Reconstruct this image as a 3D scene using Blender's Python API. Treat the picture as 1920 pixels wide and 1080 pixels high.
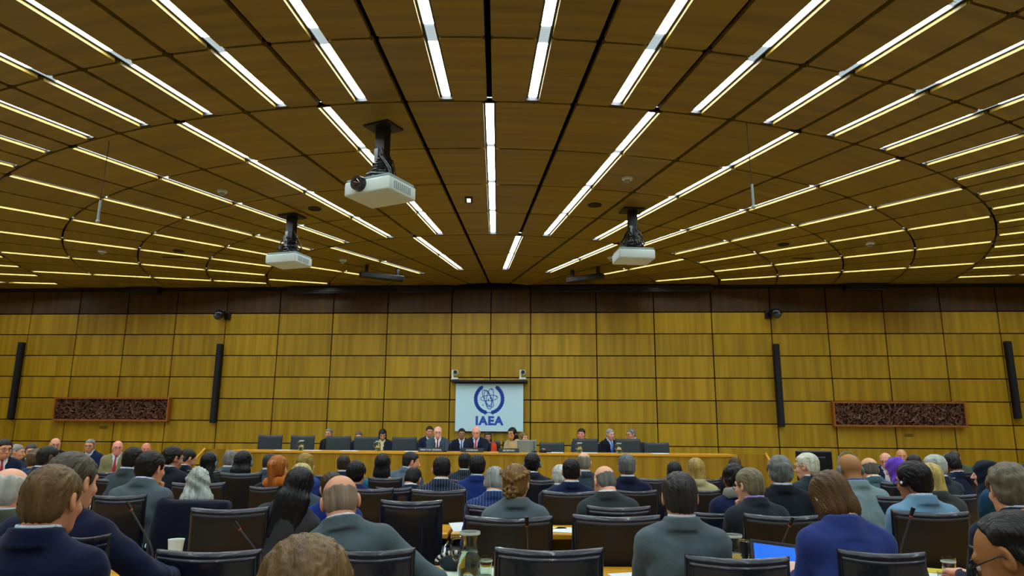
import bpy, bmesh, math, random
import numpy as np
from mathutils import Vector, Matrix, Euler
random.seed(7); rng = np.random.RandomState(7)
sc = bpy.context.scene
for o in list(bpy.data.objects): bpy.data.objects.remove(o)
COL = sc.collection
PI = math.pi
# ---------------------------------------------------------------- camera, world, exposure
F_PX, TILT, ROLL = 1291.44, 0.20448, 0.00721
CAM_Z = 1.5
cd = bpy.data.cameras.new('camera'); cam = bpy.data.objects.new('camera', cd); COL.objects.link(cam)
cd.sensor_fit = 'HORIZONTAL'; cd.sensor_width = 36.0; cd.lens = F_PX/1920*36.0
cd.clip_start = 0.05; cd.clip_end = 200
ct, st, cr, sr = math.cos(TILT), math.sin(TILT), math.cos(ROLL), math.sin(ROLL)
AX = Vector((cr, -sr*st, sr*ct)); AY = Vector((-sr, -cr*st, cr*ct)); AZ = Vector((0, ct, st))
M = Matrix(((AX.x, AY.x, -AZ.x, 0), (AX.y, AY.y, -AZ.y, 0), (AX.z, AY.z, -AZ.z, CAM_Z), (0, 0, 0, 1)))
cam.matrix_world = M
sc.camera = cam
wd = bpy.data.worlds.new('world'); sc.world = wd; wd.use_nodes = True
wd.node_tree.nodes['Background'].inputs[0].default_value = (.6, .7, .8, 1)
wd.node_tree.nodes['Background'].inputs[1].default_value = 0.02
sc.view_settings.view_transform = 'Standard'; sc.view_settings.look = 'None'
sc.view_settings.gamma = 1; sc.view_settings.use_curve_mapping = False
sc.view_settings.exposure = 0.25
LAMP = 23.0            # radiance of the fluorescent diffusers
sc.cycles.use_denoising = True
sc.cycles.max_bounces = 12; sc.cycles.transmission_bounces = 12; sc.cycles.diffuse_bounces = 5
# pixel -> world helpers (measuring off the photograph)
def ray(px, py):
    u = (px-960)/F_PX; v = -(py-540)/F_PX
    return (AX*u + AY*v + AZ)
def at_d(px, py, d):                      # point at forward distance d (world y)
    r = ray(px, py); s = d/r.y
    return Vector((r.x*s, d, CAM_Z + r.z*s))
def at_z(px, py, z):
    r = ray(px, py); s = (z-CAM_Z)/r.z
    return Vector((r.x*s, r.y*s, z))
DESK_ROWS = [(3.62, 4.2), (5.43, 5.97), (7.68, 8.13), (9.6, 10.05)]
def clear_rows(y, before, after, lim=.5):
    """keep a seat clear of the desk rows: nearest y outside every desk"""
    for a, b in DESK_ROWS:
        lo, hi = a-before, b+after
        if lo < y < hi: return lo if y-lo < hi-y else hi
    return y
# ---------------------------------------------------------------- hall dimensions
S = 3.4; CEIL = CAM_Z + S
CX, CY = -0.12991*S, 5.07867*S            # centre of the radial ceiling
DEL, TH0 = 0.08539, 0.01802
YAW, WALL = 0.06043, 4.76668*S
WN = Vector((math.sin(YAW), math.cos(YAW), 0)); WT = Vector((math.cos(YAW), -math.sin(YAW), 0))
def wp(u, n, z):                          # wall frame: u along wall, n out from it towards the room
    p = WT*u + WN*(WALL-n); return Vector((p.x, p.y, z))
def on_wall(px, py, n=0.0):
    r = ray(px, py); s = (WALL-n)/(r.dot(WN)); p = r*s
    return p.dot(WT), CAM_Z + r.z*s       # u, z
WALL_M = Matrix(((WT.x, -WN.x, 0, 0), (WT.y, -WN.y, 0, 0), (0, 0, 1, 0), (0, 0, 0, 1)))   # local y points into the room

# ---------------------------------------------------------------- materials
def srgb(h):
    if isinstance(h, str):
        h = h.lstrip('#'); h = [int(h[i:i+2], 16)/255 for i in (0, 2, 4)]
    return tuple([(c/12.92 if c <= .04045 else ((c+.055)/1.055)**2.4) for c in h]) + (1,)
MATS = {}
def nn(nt, t, **k):
    n = nt.nodes.new(t)
    for a, b in k.items(): setattr(n, a, b)
    return n
def mat(name, col, rough=.6, metal=0, spec=.5, emit=None, es=0, bump=0, bscale=60, var=0, vscale=8, stretch=(1, 1, 1), trans=0, ior=1.45, coat=0, sheen=0, objvar=0):
    key = name
    if key in MATS: return MATS[key]
    m = bpy.data.materials.new(name); m.use_nodes = True; nt = m.node_tree; b = nt.nodes['Principled BSDF']
    c = srgb(col); m.diffuse_color = c
    b.inputs['Base Color'].default_value = c; b.inputs['Roughness'].default_value = rough
    b.inputs['Metallic'].default_value = metal; b.inputs['Specular IOR Level'].default_value = spec
    b.inputs['IOR'].default_value = ior; b.inputs['Transmission Weight'].default_value = trans
    b.inputs['Coat Weight'].default_value = coat; b.inputs['Sheen Weight'].default_value = sheen
    if emit: b.inputs['Emission Color'].default_value = srgb(emit); b.inputs['Emission Strength'].default_value = es
    tc = nn(nt, 'ShaderNodeTexCoord'); mp = nn(nt, 'ShaderNodeMapping'); mp.inputs['Scale'].default_value = stretch
    nt.links.new(tc.outputs['Object'], mp.inputs[0])
    if var:
        no = nn(nt, 'ShaderNodeTexNoise'); no.inputs['Scale'].default_value = vscale; no.inputs['Detail'].default_value = 4
        nt.links.new(mp.outputs[0], no.inputs['Vector'])
        mx = nn(nt, 'ShaderNodeMix', data_type='RGBA'); mx.inputs[6].default_value = tuple(max(0, x*(1-var)) for x in c[:3])+(1,)
        mx.inputs[7].default_value = tuple(min(1, x*(1+var)) for x in c[:3])+(1,)
        rr = nn(nt, 'ShaderNodeMapRange'); rr.inputs[1].default_value = .3; rr.inputs[2].default_value = .7
        nt.links.new(no.outputs[0], rr.inputs[0]); nt.links.new(rr.outputs[0], mx.inputs[0]); nt.links.new(mx.outputs[2], b.inputs['Base Color'])
    if bump:
        n2 = nn(nt, 'ShaderNodeTexNoise'); n2.inputs['Scale'].default_value = bscale; n2.inputs['Detail'].default_value = 3
        nt.links.new(mp.outputs[0], n2.inputs['Vector'])
        bp = nn(nt, 'ShaderNodeBump'); bp.inputs['Strength'].default_value = bump; bp.inputs['Distance'].default_value = .01
        nt.links.new(n2.outputs[0], bp.inputs['Height']); nt.links.new(bp.outputs[0], b.inputs['Normal'])
    MATS[key] = m; return m
def wood(name, c1, c2, along='Z', rough=.38, streak=14, objv=.10, fine=1.0, bands=False):
    if name in MATS: return MATS[name]
    m = bpy.data.materials.new(name); m.use_nodes = True; nt = m.node_tree; b = nt.nodes['Principled BSDF']; L = nt.links.new
    tc = nn(nt, 'ShaderNodeTexCoord'); oi = nn(nt, 'ShaderNodeObjectInfo')
    ad = nn(nt, 'ShaderNodeVectorMath', operation='ADD'); cm = nn(nt, 'ShaderNodeMath', operation='MULTIPLY'); cm.inputs[1].default_value = 37.
    L(oi.outputs['Random'], cm.inputs[0]); L(tc.outputs['Object'], ad.inputs[0]); L(cm.outputs[0], ad.inputs[1])
    sc1 = {'Z': (1, 1, .035), 'X': (.035, 1, 1), 'Y': (1, .035, 1)}[along]
    mp = nn(nt, 'ShaderNodeMapping'); mp.inputs['Scale'].default_value = sc1; L(ad.outputs[0], mp.inputs[0])
    n1 = nn(nt, 'ShaderNodeTexNoise'); n1.inputs['Scale'].default_value = streak; n1.inputs['Detail'].default_value = 2; n1.inputs['Roughness'].default_value = .45
    L(mp.outputs[0], n1.inputs['Vector'])
    n2 = nn(nt, 'ShaderNodeTexNoise'); n2.inputs['Scale'].default_value = 190; n2.inputs['Detail'].default_value = 2; L(mp.outputs[0], n2.inputs['Vector'])
    r1 = nn(nt, 'ShaderNodeMapRange'); r1.inputs[1].default_value = .33; r1.inputs[2].default_value = .67; L(n1.outputs[0], r1.inputs[0])
    r2 = nn(nt, 'ShaderNodeMapRange'); r2.inputs[1].default_value = .25; r2.inputs[2].default_value = .75; r2.inputs[3].default_value = -.22*fine; r2.inputs[4].default_value = .22*fine; L(n2.outputs[0], r2.inputs[0])
    s = nn(nt, 'ShaderNodeMath', operation='ADD', use_clamp=True); L(r1.outputs[0], s.inputs[0]); L(r2.outputs[0], s.inputs[1])
    mx = nn(nt, 'ShaderNodeMix', data_type='RGBA'); mx.inputs[6].default_value = srgb(c1); mx.inputs[7].default_value = srgb(c2); L(s.outputs[0], mx.inputs[0])
    hs = nn(nt, 'ShaderNodeHueSaturation'); L(mx.outputs[2], hs.inputs['Color'])
    vr = nn(nt, 'ShaderNodeMapRange'); vr.inputs[3].default_value = 1-objv; vr.inputs[4].default_value = 1+objv; L(oi.outputs['Random'], vr.inputs[0]); L(vr.outputs[0], hs.inputs['Value'])
    L(hs.outputs[0], b.inputs['Base Color'])
    rm = nn(nt, 'ShaderNodeMapRange'); rm.inputs[3].default_value = rough-.06; rm.inputs[4].default_value = rough+.1; L(n1.outputs[0], rm.inputs[0]); L(rm.outputs[0], b.inputs['Roughness'])
    bp = nn(nt, 'ShaderNodeBump'); bp.inputs['Strength'].default_value = .12; bp.inputs['Distance'].default_value = .004; L(n2.outputs[0], bp.inputs['Height']); L(bp.outputs[0], b.inputs['Normal'])
    b.inputs['Specular IOR Level'].default_value = .35
    MATS[name] = m; return m
W_WALL = wood('wood_wall', '#9a780c', '#b69216', 'Z', .42, 9, .10, fine=.6)
W_TOP = wood('wood_wall_shaded', '#3c280c', '#503610', 'Z', .5, 9, .10, fine=.6)  # stain darkened to put the shade under the ceiling into the top row
W_CEIL = wood('wood_ceiling', '#7c6420', '#937a2a', 'X', .45, 9, .09)
W_DESK = wood('wood_desk', '#c08818', '#e2a630', 'X', .33, 8, .05)
W_DESKF = wood('wood_desk_front', '#8c6a10', '#a98218', 'Z', .38, 9, .06)
BLACK = mat('black_gap', '#050507', .9, spec=.1)
BLK = mat('black_metal', '#0c0d12', .45, bump=.05)
GREYM = mat('grey_metal', '#8b9094', .35, metal=.8)
WHITEP = mat('white_plastic', '#d5e4de', .45, bump=.03, bscale=200)
GREYP = mat('grey_plastic', '#8fa5a6', .5)
PAPER = mat('paper', '#e8eef0', .8)
DIFF = mat('lamp_diffuser', '#ffffff', .5, emit='#edfbff', es=LAMP)
LOUV = mat('lamp_louvre', '#8e9698', .35, metal=.5, emit='#dff2f5', es=.45)
def glassmat(name, tint, rough=.02):
    m = mat(name, tint, rough, trans=1.0, ior=1.45); return m
GLASS = glassmat('clear_glass', '#eef6f2')
WATER = glassmat('water', '#e6f2ee')

# ---------------------------------------------------------------- object helpers
def link(name, me, m=None, parent=None, mw=None, kind=None, smooth=False):
    o = bpy.data.objects.new(name, me); COL.objects.link(o)
    if m is not None and me is not None and not me.materials: me.materials.append(m)
    if parent is not None: o.parent = parent
    if mw is not None: o.matrix_local = mw
    if kind: o['kind'] = kind
    return o
def tag(o, label, cat, group=None):
    o['label'] = label; o['category'] = cat
    if group: o['group'] = group
    return o
def thing(name, label, cat, mw=None, group=None):
    o = bpy.data.objects.new(name, None); COL.objects.link(o); o.empty_display_size = .1
    if mw is not None: o.matrix_local = mw
    return tag(o, label, cat, group)
def mesh(name, V, Fc, smooth=False, m=None):
    me = bpy.data.meshes.new(name); me.from_pydata([tuple(v) for v in V], [], [tuple(f) for f in Fc])
    if smooth: me.polygons.foreach_set('use_smooth', [True]*len(me.polygons))
    me.update()
    if m: me.materials.append(m)
    return me
class MB:
    """collects simple shapes, then becomes one mesh"""
    def __init__(s): s.bm = bmesh.new()
    def box(s, c, d, mw=None, bev=0, seg=1):
        r = bmesh.ops.create_cube(s.bm, size=1, matrix=Matrix.Translation(c) @ Matrix.Diagonal((*d, 1)))
        vs = r['verts']
        if bev:
            es = list({e for v in vs for e in v.link_edges})
            rb = bmesh.ops.bevel(s.bm, geom=es, offset=bev, segments=seg, affect='EDGES', profile=.5)
            vs = list({v for f in rb['faces'] for v in f.verts} | {v for v in vs if v.is_valid})
        if mw is not None: bmesh.ops.transform(s.bm, matrix=mw, verts=vs)
        return s
    def cyl(s, p, q, r, r2=None, n=16, cap=True):
        p, q = Vector(p), Vector(q); d = q-p; L = d.length
        mw = Matrix.Translation((p+q)/2) @ d.to_track_quat('Z', 'Y').to_matrix().to_4x4()
        bmesh.ops.create_cone(s.bm, cap_ends=cap, segments=n, radius1=r, radius2=r if r2 is None else r2, depth=L, matrix=mw); return s
    def ball(s, c, r, n=12, sc3=(1, 1, 1), mw=None):
        m = Matrix.Translation(c) @ Matrix.Diagonal((*sc3, 1))
        if mw is not None: m = mw @ m
        bmesh.ops.create_uvsphere(s.bm, u_segments=n, v_segments=max(6, n*2//3), radius=r, matrix=m); return s
    def tube(s, pts, r, n=8, closed=False):
        pts = [Vector(p) for p in pts]; rings = []; N = len(pts)
        for i, p in enumerate(pts):
            a = pts[(i-1) % N] if (closed or i) else p; b = pts[(i+1) % N] if (closed or i < N-1) else p
            d = (b-a).normalized(); q = d.to_track_quat('Z', 'Y') if i == 0 else None
            if i == 0: X = q @ Vector((1, 0, 0))
            X = (X - d*X.dot(d)).normalized(); Y = d.cross(X)
            rr = r[i] if isinstance(r, (list, tuple)) else r
            rings.append([s.bm.verts.new(p + (X*math.cos(t) + Y*math.sin(t))*rr) for t in [2*PI*k/n for k in range(n)]])
        for i in range(N if closed else N-1):
            A, B = rings[i], rings[(i+1) % N]
            for k in range(n): s.bm.faces.new((A[k], A[(k+1) % n], B[(k+1) % n], B[k]))
        if not closed:
            s.bm.faces.new(rings[0][::-1]); s.bm.faces.new(rings[-1])
        return s
    def lathe(s, prof, n=24, c=(0, 0, 0), cap=True):
        rings = []
        for r, z in prof: rings.append([s.bm.verts.new((c[0]+r*math.cos(2*PI*k/n), c[1]+r*math.sin(2*PI*k/n), c[2]+z)) for k in range(n)])
        for A, B in zip(rings, rings[1:]):
            for k in range(n): s.bm.faces.new((A[k], A[(k+1) % n], B[(k+1) % n], B[k]))
        if cap: s.bm.faces.new(rings[0][::-1]); s.bm.faces.new(rings[-1])
        return s
    def poly(s, pts, thick=0, up=Vector((0, 0, 1))):
        v = [s.bm.verts.new(p) for p in pts]; f = s.bm.faces.new(v)
        if thick:
            w = [s.bm.verts.new(Vector(p)+up*thick) for p in pts]; s.bm.faces.new(w[::-1]); n = len(v)
            for i in range(n): s.bm.faces.new((v[i], v[(i+1) % n], w[(i+1) % n], w[i]))
        return s
    def me(s, name, m=None, smooth=False, angle=None):
        bmesh.ops.recalc_face_normals(s.bm, faces=s.bm.faces)
        me = bpy.data.meshes.new(name); s.bm.to_mesh(me); s.bm.free()
        if smooth:
            me.polygons.foreach_set('use_smooth', [True]*len(me.polygons))
            try: me.set_sharp_from_angle(angle=angle or .7)
            except Exception: pass
        if m: me.materials.append(m)
        return me
    def obj(s, name, m, parent=None, mw=None, smooth=False, kind=None):
        return link(name, s.me(name, m, smooth), None, parent, mw, kind)

# ================================================================ ROOM SHELL
HX, YB = 15.5, -7.0
MB().box((0, 4, -.1), (2*HX+3, 28, .2)).obj('floor', mat('carpet', '#a89a80', .95, bump=.3, bscale=300, var=.1, vscale=40), kind='structure')
wall_plain = mat('side_wall_plaster', '#b98a3c', .8, var=.05)
MB().box((-HX-.1, 5, 2.5), (.2, 26, 5.2)).obj('wall_left', wall_plain, kind='structure')
MB().box((HX+.1, 5, 2.5), (.2, 26, 5.2)).obj('wall_right', wall_plain, kind='structure')
MB().box((0, YB-.1, 2.5), (2*HX, .2, 5.2)).obj('wall_back', wall_plain, kind='structure')
# front wall : black backing + one veneer panel per grid cell
MB().box((0, -.11, 2.45), (34, .16, 5.1)).obj('wall_front', BLACK, mw=Matrix.Translation(wp(0, 0, 0)) @ WALL_M, kind='structure')
wall = bpy.data.objects['wall_front']
tops = [64, 153, 243, 334.5, 428, 527, 627, 728.5, 848, 921, 995, 1117, 1224.5, 1332, 1442, 1547, 1653, 1760, 1866]
us = [on_wall(x, 556)[0] for x in tops]
wL, wR = us[1]-us[0], us[-1]-us[-2]
us = [us[0]-3*wL, us[0]-2*wL, us[0]-wL] + us + [us[-1]+wR, us[-1]+2*wR]
row = .15125*S
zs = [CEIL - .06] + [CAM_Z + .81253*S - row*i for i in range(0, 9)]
zs = [z for z in zs if z > .1] + [.1]
PT = .035; GAP = .022
pcache = {}
def wall_panel(w, h, m):
    k = (round(w, 2), round(h, 2), m.name)
    if k not in pcache: pcache[k] = MB().box((0, 0, 0), (w-GAP, PT, h-GAP), bev=.004).me('panel', m)
    return pcache[k]
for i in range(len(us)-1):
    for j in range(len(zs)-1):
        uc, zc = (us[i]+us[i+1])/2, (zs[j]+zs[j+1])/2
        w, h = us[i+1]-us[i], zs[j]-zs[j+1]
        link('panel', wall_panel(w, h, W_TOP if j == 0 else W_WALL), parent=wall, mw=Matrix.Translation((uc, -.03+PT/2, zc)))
trim = MB().box((0, .02, CEIL-.035), (33, .16, .07)).obj('trim_1', BLK, mw=Matrix.Translation(wp(0, 0, 0)) @ WALL_M, kind='structure')
# ---------------------------------------------------------------- radial ceiling
R = [.03, .42, .81657, 1.20337, 1.61853, 1.98858, 2.36986, 2.74018, 3.10385, 3.4599, 3.81782, 4.18, 4.54, 4.90, 5.26, 5.63, 6.0, 6.4]
R = [r*S for r in R]
SW, LW, AG, TH = .055, .135, .030, .05        # seam width, light slot width, arc gap, panel thickness
def line_w(zone, k2):                          # k2 = twice the line number
    if zone == 'outer': return SW if k2 % 2 == 0 else LW
    if zone == 'mid': return LW if (k2//2) % 2 == 0 else SW
    if zone == 'third': return LW if (k2//2) % 4 == 1 else SW
    return SW
ceil_m = mat('ceiling_void', '#060608', .95, spec=.05)
ceiling = MB().box((0, 4, CEIL+.16), (2*HX+3, 28, .1)).obj('ceiling', ceil_m, kind='structure')
def ring_zone(j):
    r = (R[j]+R[j+1])/2/S
    if r > 3.10385: return 'outer', 1
    if r > 1.61853: return 'mid', 2
    if r > .81657: return 'third', 4
    return 'inner', 8
def sector(r0, r1, a, b, wa, wb, n):
    """plate between radii r0..r1 and angles a..b measured about the panel's own middle line; wa / wb: half gap on either side"""
    V = []; rc = (r0+r1)/2
    for z in (0, TH):
        for r in (r0, r1):
            for i in range(n+1):
                aa, bb = a + wa/r, b - wb/r
                t = aa + (bb-aa)*i/n
                V.append((r*math.sin(t), -(r*math.cos(t)-rc), z))
    m = n+1; Fc = []
    for i in range(n):
        Fc.append((i, i+1, m+i+1, m+i)); Fc.append((2*m+i, 3*m+i, 3*m+i+1, 2*m+i+1))
        Fc.append((i, 2*m+i, 2*m+i+1, i+1)); Fc.append((m+i, m+i+1, 3*m+i+1, 3*m+i))
    Fc.append((0, m, 3*m, 2*m)); Fc.append((n, 2*m+n, 3*m+n, m+n))
    bm = bmesh.new(); vs = [bm.verts.new(v) for v in V]
    for f in Fc: bm.faces.new([vs[q] for q in f])
    bmesh.ops.recalc_face_normals(bm, faces=bm.faces)
    es = [e for e in bm.edges if abs(e.calc_length()-TH) < 1e-4 and abs(e.verts[0].co.z-e.verts[1].co.z) > .9*TH and len(e.link_faces) == 2
          and e.calc_face_angle(0) > .7]
    bmesh.ops.bevel(bm, geom=es, offset=.016, segments=2, affect='EDGES')
    me = bpy.data.meshes.new('panel'); bm.to_mesh(me); bm.free(); me.materials.append(W_CEIL); return me
scache = {}; cands = []
for j in range(len(R)-1):
    zone, step = ring_zone(j); rc = (R[j]+R[j+1])/2
    k2s = range(-56 + (0 if zone != 'third' and zone != 'inner' else 0), 58)
    if zone == 'outer': lines = list(range(-40, 41))
    elif zone == 'mid': lines = list(range(-40, 41, 2))
    elif zone == 'third': lines = list(range(-42, 43, 4))
    else: lines = list(range(-42, 43, 8))
    if zone == 'inner' and j == 0: continue
    for a, b in zip(lines, lines[1:]):
        am = TH0 + (a+b)/2*DEL/2
        wa, wb = line_w(zone, a)/2, line_w(zone, b)/2
        key = (j, wa, wb)
        half = (b-a)*DEL/4
        if key not in scache: scache[key] = sector(R[j]+AG/2, R[j+1]-AG/2, -half, half, wa, wb, 4 if zone in('outer', 'mid') else 8)
        mw = Matrix.Translation((CX, CY, CEIL)) @ Matrix.Rotation(am, 4, 'Z') @ Matrix.Translation((0, -rc, 0))
        P = mw.translation
        r = P - Vector((0, 0, CAM_Z)); zf = r.dot(AZ); vis = False; px = py = 0
        if zf > .3: px, py = 960+F_PX*r.dot(AX)/zf, 540-F_PX*r.dot(AY)/zf; vis = -110 < px < 2030 and -120 < py < 560
        cands.append((vis, (R[j+1]-R[j])*(b-a)*DEL/2*rc*r.z/max(zf, .5)**3, key, mw, P))
def wall_clip(me, mw):
    """cut a panel that would run through the front wall"""
    vs = [mw @ v.co for v in me.vertices]; dd = [WALL-.02 - v.dot(WN) for v in vs]
    if min(dd) > 0: return me
    if max(dd) < 0: return None
    bm = bmesh.new(); bm.from_mesh(me); bm.transform(mw)
    bmesh.ops.bisect_plane(bm, geom=list(bm.verts)+list(bm.edges)+list(bm.faces), plane_co=WN*(WALL-.02), plane_no=WN, clear_outer=True)
    ed = [e for e in bm.edges if e.is_boundary]
    if ed: bmesh.ops.holes_fill(bm, edges=ed)
    bm.transform(mw.inverted()); m2 = bpy.data.meshes.new('panel'); bm.to_mesh(m2); bm.free(); m2.materials.append(W_CEIL); return m2
vis = sorted([c for c in cands if c[0]], key=lambda c: -c[1]); rest = [c for c in cands if not c[0]]
rest_bm = bmesh.new()
npan = 0
for c in vis:
    me = wall_clip(scache[c[2]], c[3])
    if me is None: continue
    if npan < 300: link('panel', me, parent=ceiling, mw=c[3]); npan += 1
    else: rest.append(c)
for c in rest:
    P = c[4]
    if abs(P.x) > HX+.5 or P.y < YB-.5: continue
    me = wall_clip(scache[c[2]], c[3])
    if me is None: continue
    n0 = len(rest_bm.verts); rest_bm.from_mesh(me); rest_bm.verts.ensure_lookup_table()
    bmesh.ops.transform(rest_bm, matrix=c[3], verts=rest_bm.verts[n0:])
rm = bpy.data.meshes.new('outer_panels'); rest_bm.to_mesh(rm); rest_bm.free(); rm.materials.append(W_CEIL)
link('outer_panels', rm, parent=ceiling, kind='stuff')
print('ceiling panels', npan, 'rest', len(rest))
# ---------------------------------------------------------------- strip lights in the radial slots
EZ = .042                                        # height of the diffuser above the panel face
def diffuser(r0, r1):
    b = MB(); L = r1-r0; w = .088
    prof = [(-w/2, EZ+.012), (-w/2, EZ+.004), (-w/3, EZ-.003), (0, EZ-.005), (w/3, EZ-.003), (w/2, EZ+.004), (w/2, EZ+.012)]
    for y in (-r1, -r0): b_ = [b.bm.verts.new((x, y, z)) for x, z in prof]; (b.__dict__.setdefault('rr', [])).append(b_)
    A, B = b.rr
    for i in range(len(prof)): b.bm.faces.new((A[i], A[(i+1) % 7], B[(i+1) % 7], B[i]))
    b.bm.faces.new(A); b.bm.faces.new(B[::-1]); return b.me('diffuser', DIFF)
def louvre(r0, r1):
    b = MB(); n = max(4, int((r1-r0)/.028))
    for i in range(n):
        y = -(r0 + (i+.5)*(r1-r0)/n); b.box((0, y, EZ+.008), (.088, .006, .016))
    b.box((-.042, -(r0+r1)/2, EZ+.008), (.004, r1-r0, .016)); b.box((.042, -(r0+r1)/2, EZ+.008), (.004, r1-r0, .016))
    return b.me('louvre', LOUV)
def housing(r0, r1):
    b = MB(); b.box((0, -(r0+r1)/2, EZ+.05), (.15, r1-r0, .06)); 
    b.box((-.055, -(r0+r1)/2, EZ+.008), (.020, r1-r0, .034)); b.box((.055, -(r0+r1)/2, EZ+.008), (.020, r1-r0, .034))
    for y in (-r1+.012, -r0-.012): b.box((0, y, .026), (.134, .03, .05))
    return b.me('housing', BLK)
zones = {'outer': list(range(8, len(R)-1)), 'mid': [4, 5, 6, 7], 'third': [2, 3]}
lmesh = {}
for zn, rings in zones.items():
    parts = []
    jt = .14 if zn == 'outer' else .055
    for j in rings:
        a, b = R[j]+(.03 if j == rings[0] else jt), R[j+1]-(.03 if j == rings[-1] else jt)
        parts.append(('diffuser', diffuser(a, b), j))
        if j != rings[-1]: parts.append(('louvre', louvre(R[j+1]-jt, R[j+1]+jt), j))
    lmesh[zn] = (parts, housing(R[rings[0]]+.02, R[rings[-1]+1]-.02), rings)
ordn = ['first', 'second', 'third', 'fourth', 'fifth', 'sixth', 'seventh', 'eighth', 'ninth', 'tenth', 'eleventh', 'twelfth', 'thirteenth', 'fourteenth', 'fifteenth', 'sixteenth', 'seventeenth', 'eighteenth', 'nineteenth', 'twentieth']
zname = {'outer': 'outermost ring of lamps', 'mid': 'middle ring of lamps', 'third': 'innermost ring of lamps'}
for zn in zones:
    if zn == 'outer': ks = [k for k in range(-39, 40) if k % 2 != 0]
    elif zn == 'mid': ks = [k for k in range(-38, 39) if k % 4 == 0]
    else: ks = [2*k for k in range(-19, 20) if k % 4 == 1]
    cnt = {-1: 0, 1: 0}
    for k2 in sorted(ks, key=lambda q: abs(q)):
        a = TH0 + k2*DEL/2
        def P(r): return Vector((CX + r*math.sin(a), CY - r*math.cos(a), CEIL))
        parts, hm, rings = lmesh[zn]
        # keep only segments that lie inside the hall
        keep = [p for p in parts if all(WALL-.45 - P(rr).dot(WN) > 0 and abs(P(rr).x) < HX-.1 and P(rr).y > YB+.1 for rr in (R[p[2]]+.2, R[p[2]+1]))]
        if not keep: continue
        sd = 1 if k2 > 0 else -1; cnt[sd] += 1
        lab = ('white recessed strip light pointing straight up the aisle line, %s' % zname[zn]) if (zn == 'mid' and k2 == 0) else \
              '%s white recessed strip light %s of the centre line in the %s' % (ordn[min(19, cnt[sd]-1)], 'right' if sd > 0 else 'left', zname[zn])
        if k2 == 0: cnt[sd] -= 1
        t = thing('strip_light', lab, 'ceiling light', Matrix.Translation((CX, CY, CEIL)) @ Matrix.Rotation(a, 4, 'Z'), 'strip lights of the ' + zname[zn].replace('lamps', 'the ceiling'))
        for nm, me, j in keep:
            if nm == 'louvre' and not any(q[0] == 'diffuser' and q[2] == j+1 for q in keep): continue
            link(nm, me, parent=t)
        if len(keep) == len(parts): link('housing', hm, parent=t)
        else:
            js = [q[2] for q in keep if q[0] == 'diffuser']
            if js: link('housing', housing(R[min(js)]+.02, R[max(js)+1]-.02), parent=t)
# ================================================================ FIGURE KIT : smooth bodies from blended tapered limbs (surface nets)
f32 = np.float32
def surfnet(Fv, xs, ys, zs):
    s = Fv < 0; c = np.zeros(tuple(n-1 for n in s.shape), np.int8)
    for i in (0, 1):
        for j in (0, 1):
            for k in (0, 1): c += s[i:s.shape[0]-1+i, j:s.shape[1]-1+j, k:s.shape[2]-1+k]
    act = (c > 0) & (c < 8); I, J, K = np.nonzero(act); n = len(I)
    idx = -np.ones(c.shape, np.int64); idx[I, J, K] = np.arange(n)
    acc = np.zeros((n, 3)); cnt = np.zeros(n)
    for a in (0, 1):
        for b in (0, 1):
            for ax in range(3):
                o = [0, 0, 0]; o[(ax+1) % 3] = a; o[(ax+2) % 3] = b; i0 = (I+o[0], J+o[1], K+o[2]); o[ax] = 1; i1 = (I+o[0], J+o[1], K+o[2])
                f0, f1 = Fv[i0], Fv[i1]; m = (f0 < 0) != (f1 < 0); t = np.where(m, f0/np.where(m, f0-f1, 1), 0)
                P0 = np.stack([xs[i0[0]], ys[i0[1]], zs[i0[2]]], 1); P1 = np.stack([xs[i1[0]], ys[i1[1]], zs[i1[2]]], 1)
                acc += np.where(m[:, None], P0+(P1-P0)*t[:, None], 0); cnt += m
    V = acc/np.maximum(cnt, 1)[:, None]; Q = []
    for ax in range(3):
        a0 = [slice(1, -1)]*3; a0[ax] = slice(0, -1); a1 = [slice(1, -1)]*3; a1[ax] = slice(1, None)
        s0, s1 = s[tuple(a0)], s[tuple(a1)]; m = s0 != s1; q = list(np.nonzero(m)); ins = s0[tuple(q)]
        b1, b2 = (ax+1) % 3, (ax+2) % 3; g = [x.copy() for x in q]
        for d in range(3):
            if d != ax: g[d] += 1
        def cell(o1, o2):
            h = [x.copy() for x in g]; h[b1] -= o1; h[b2] -= o2; return idx[h[0], h[1], h[2]]
        A, B, C_, D = cell(1, 1), cell(0, 1), cell(0, 0), cell(1, 0)
        q1 = np.stack([A, B, C_, D], 1); Q.append(np.where(ins[:, None], q1, q1[:, ::-1]))
    return V, np.concatenate(Q)
def grid(lo, hi, h):
    a = [np.arange(lo[i]-2*h, hi[i]+2.5*h, h).astype(np.float64) for i in range(3)]
    return a[0], a[1], a[2]
def sd_build(fn, lo, hi, h):
    xs, ys, zs = grid(lo, hi, h)
    P = np.stack(np.meshgrid(xs, ys, zs, indexing='ij'), -1)
    return surfnet(fn(P), xs, ys, zs)
def smin(a, b, k):
    if not hasattr(k, 'shape') and k <= 0: return np.minimum(a, b)
    h = np.maximum(k-np.abs(a-b), 0)/k; return np.minimum(a, b)-h*h*k*.25
def smax(a, b, k): return -smin(-a, -b, k)
def ell(P, c, r):
    q = P-np.array(c); r = np.array(r); k0 = np.sqrt(((q/r)**2).sum(-1)); k1 = np.sqrt(((q/(r*r))**2).sum(-1))+1e-9
    return k0*(k0-1)/k1
def cap(P, a, b, ra, rb=None):
    rb = ra if rb is None else rb; a = np.array(a, float); b = np.array(b, float); d = b-a; L = (d*d).sum()+1e-12
    t = np.clip(((P-a)@d)/L, 0, 1); return np.sqrt(((P-a-t[..., None]*d)**2).sum(-1))-(ra+(rb-ra)*t)
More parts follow.
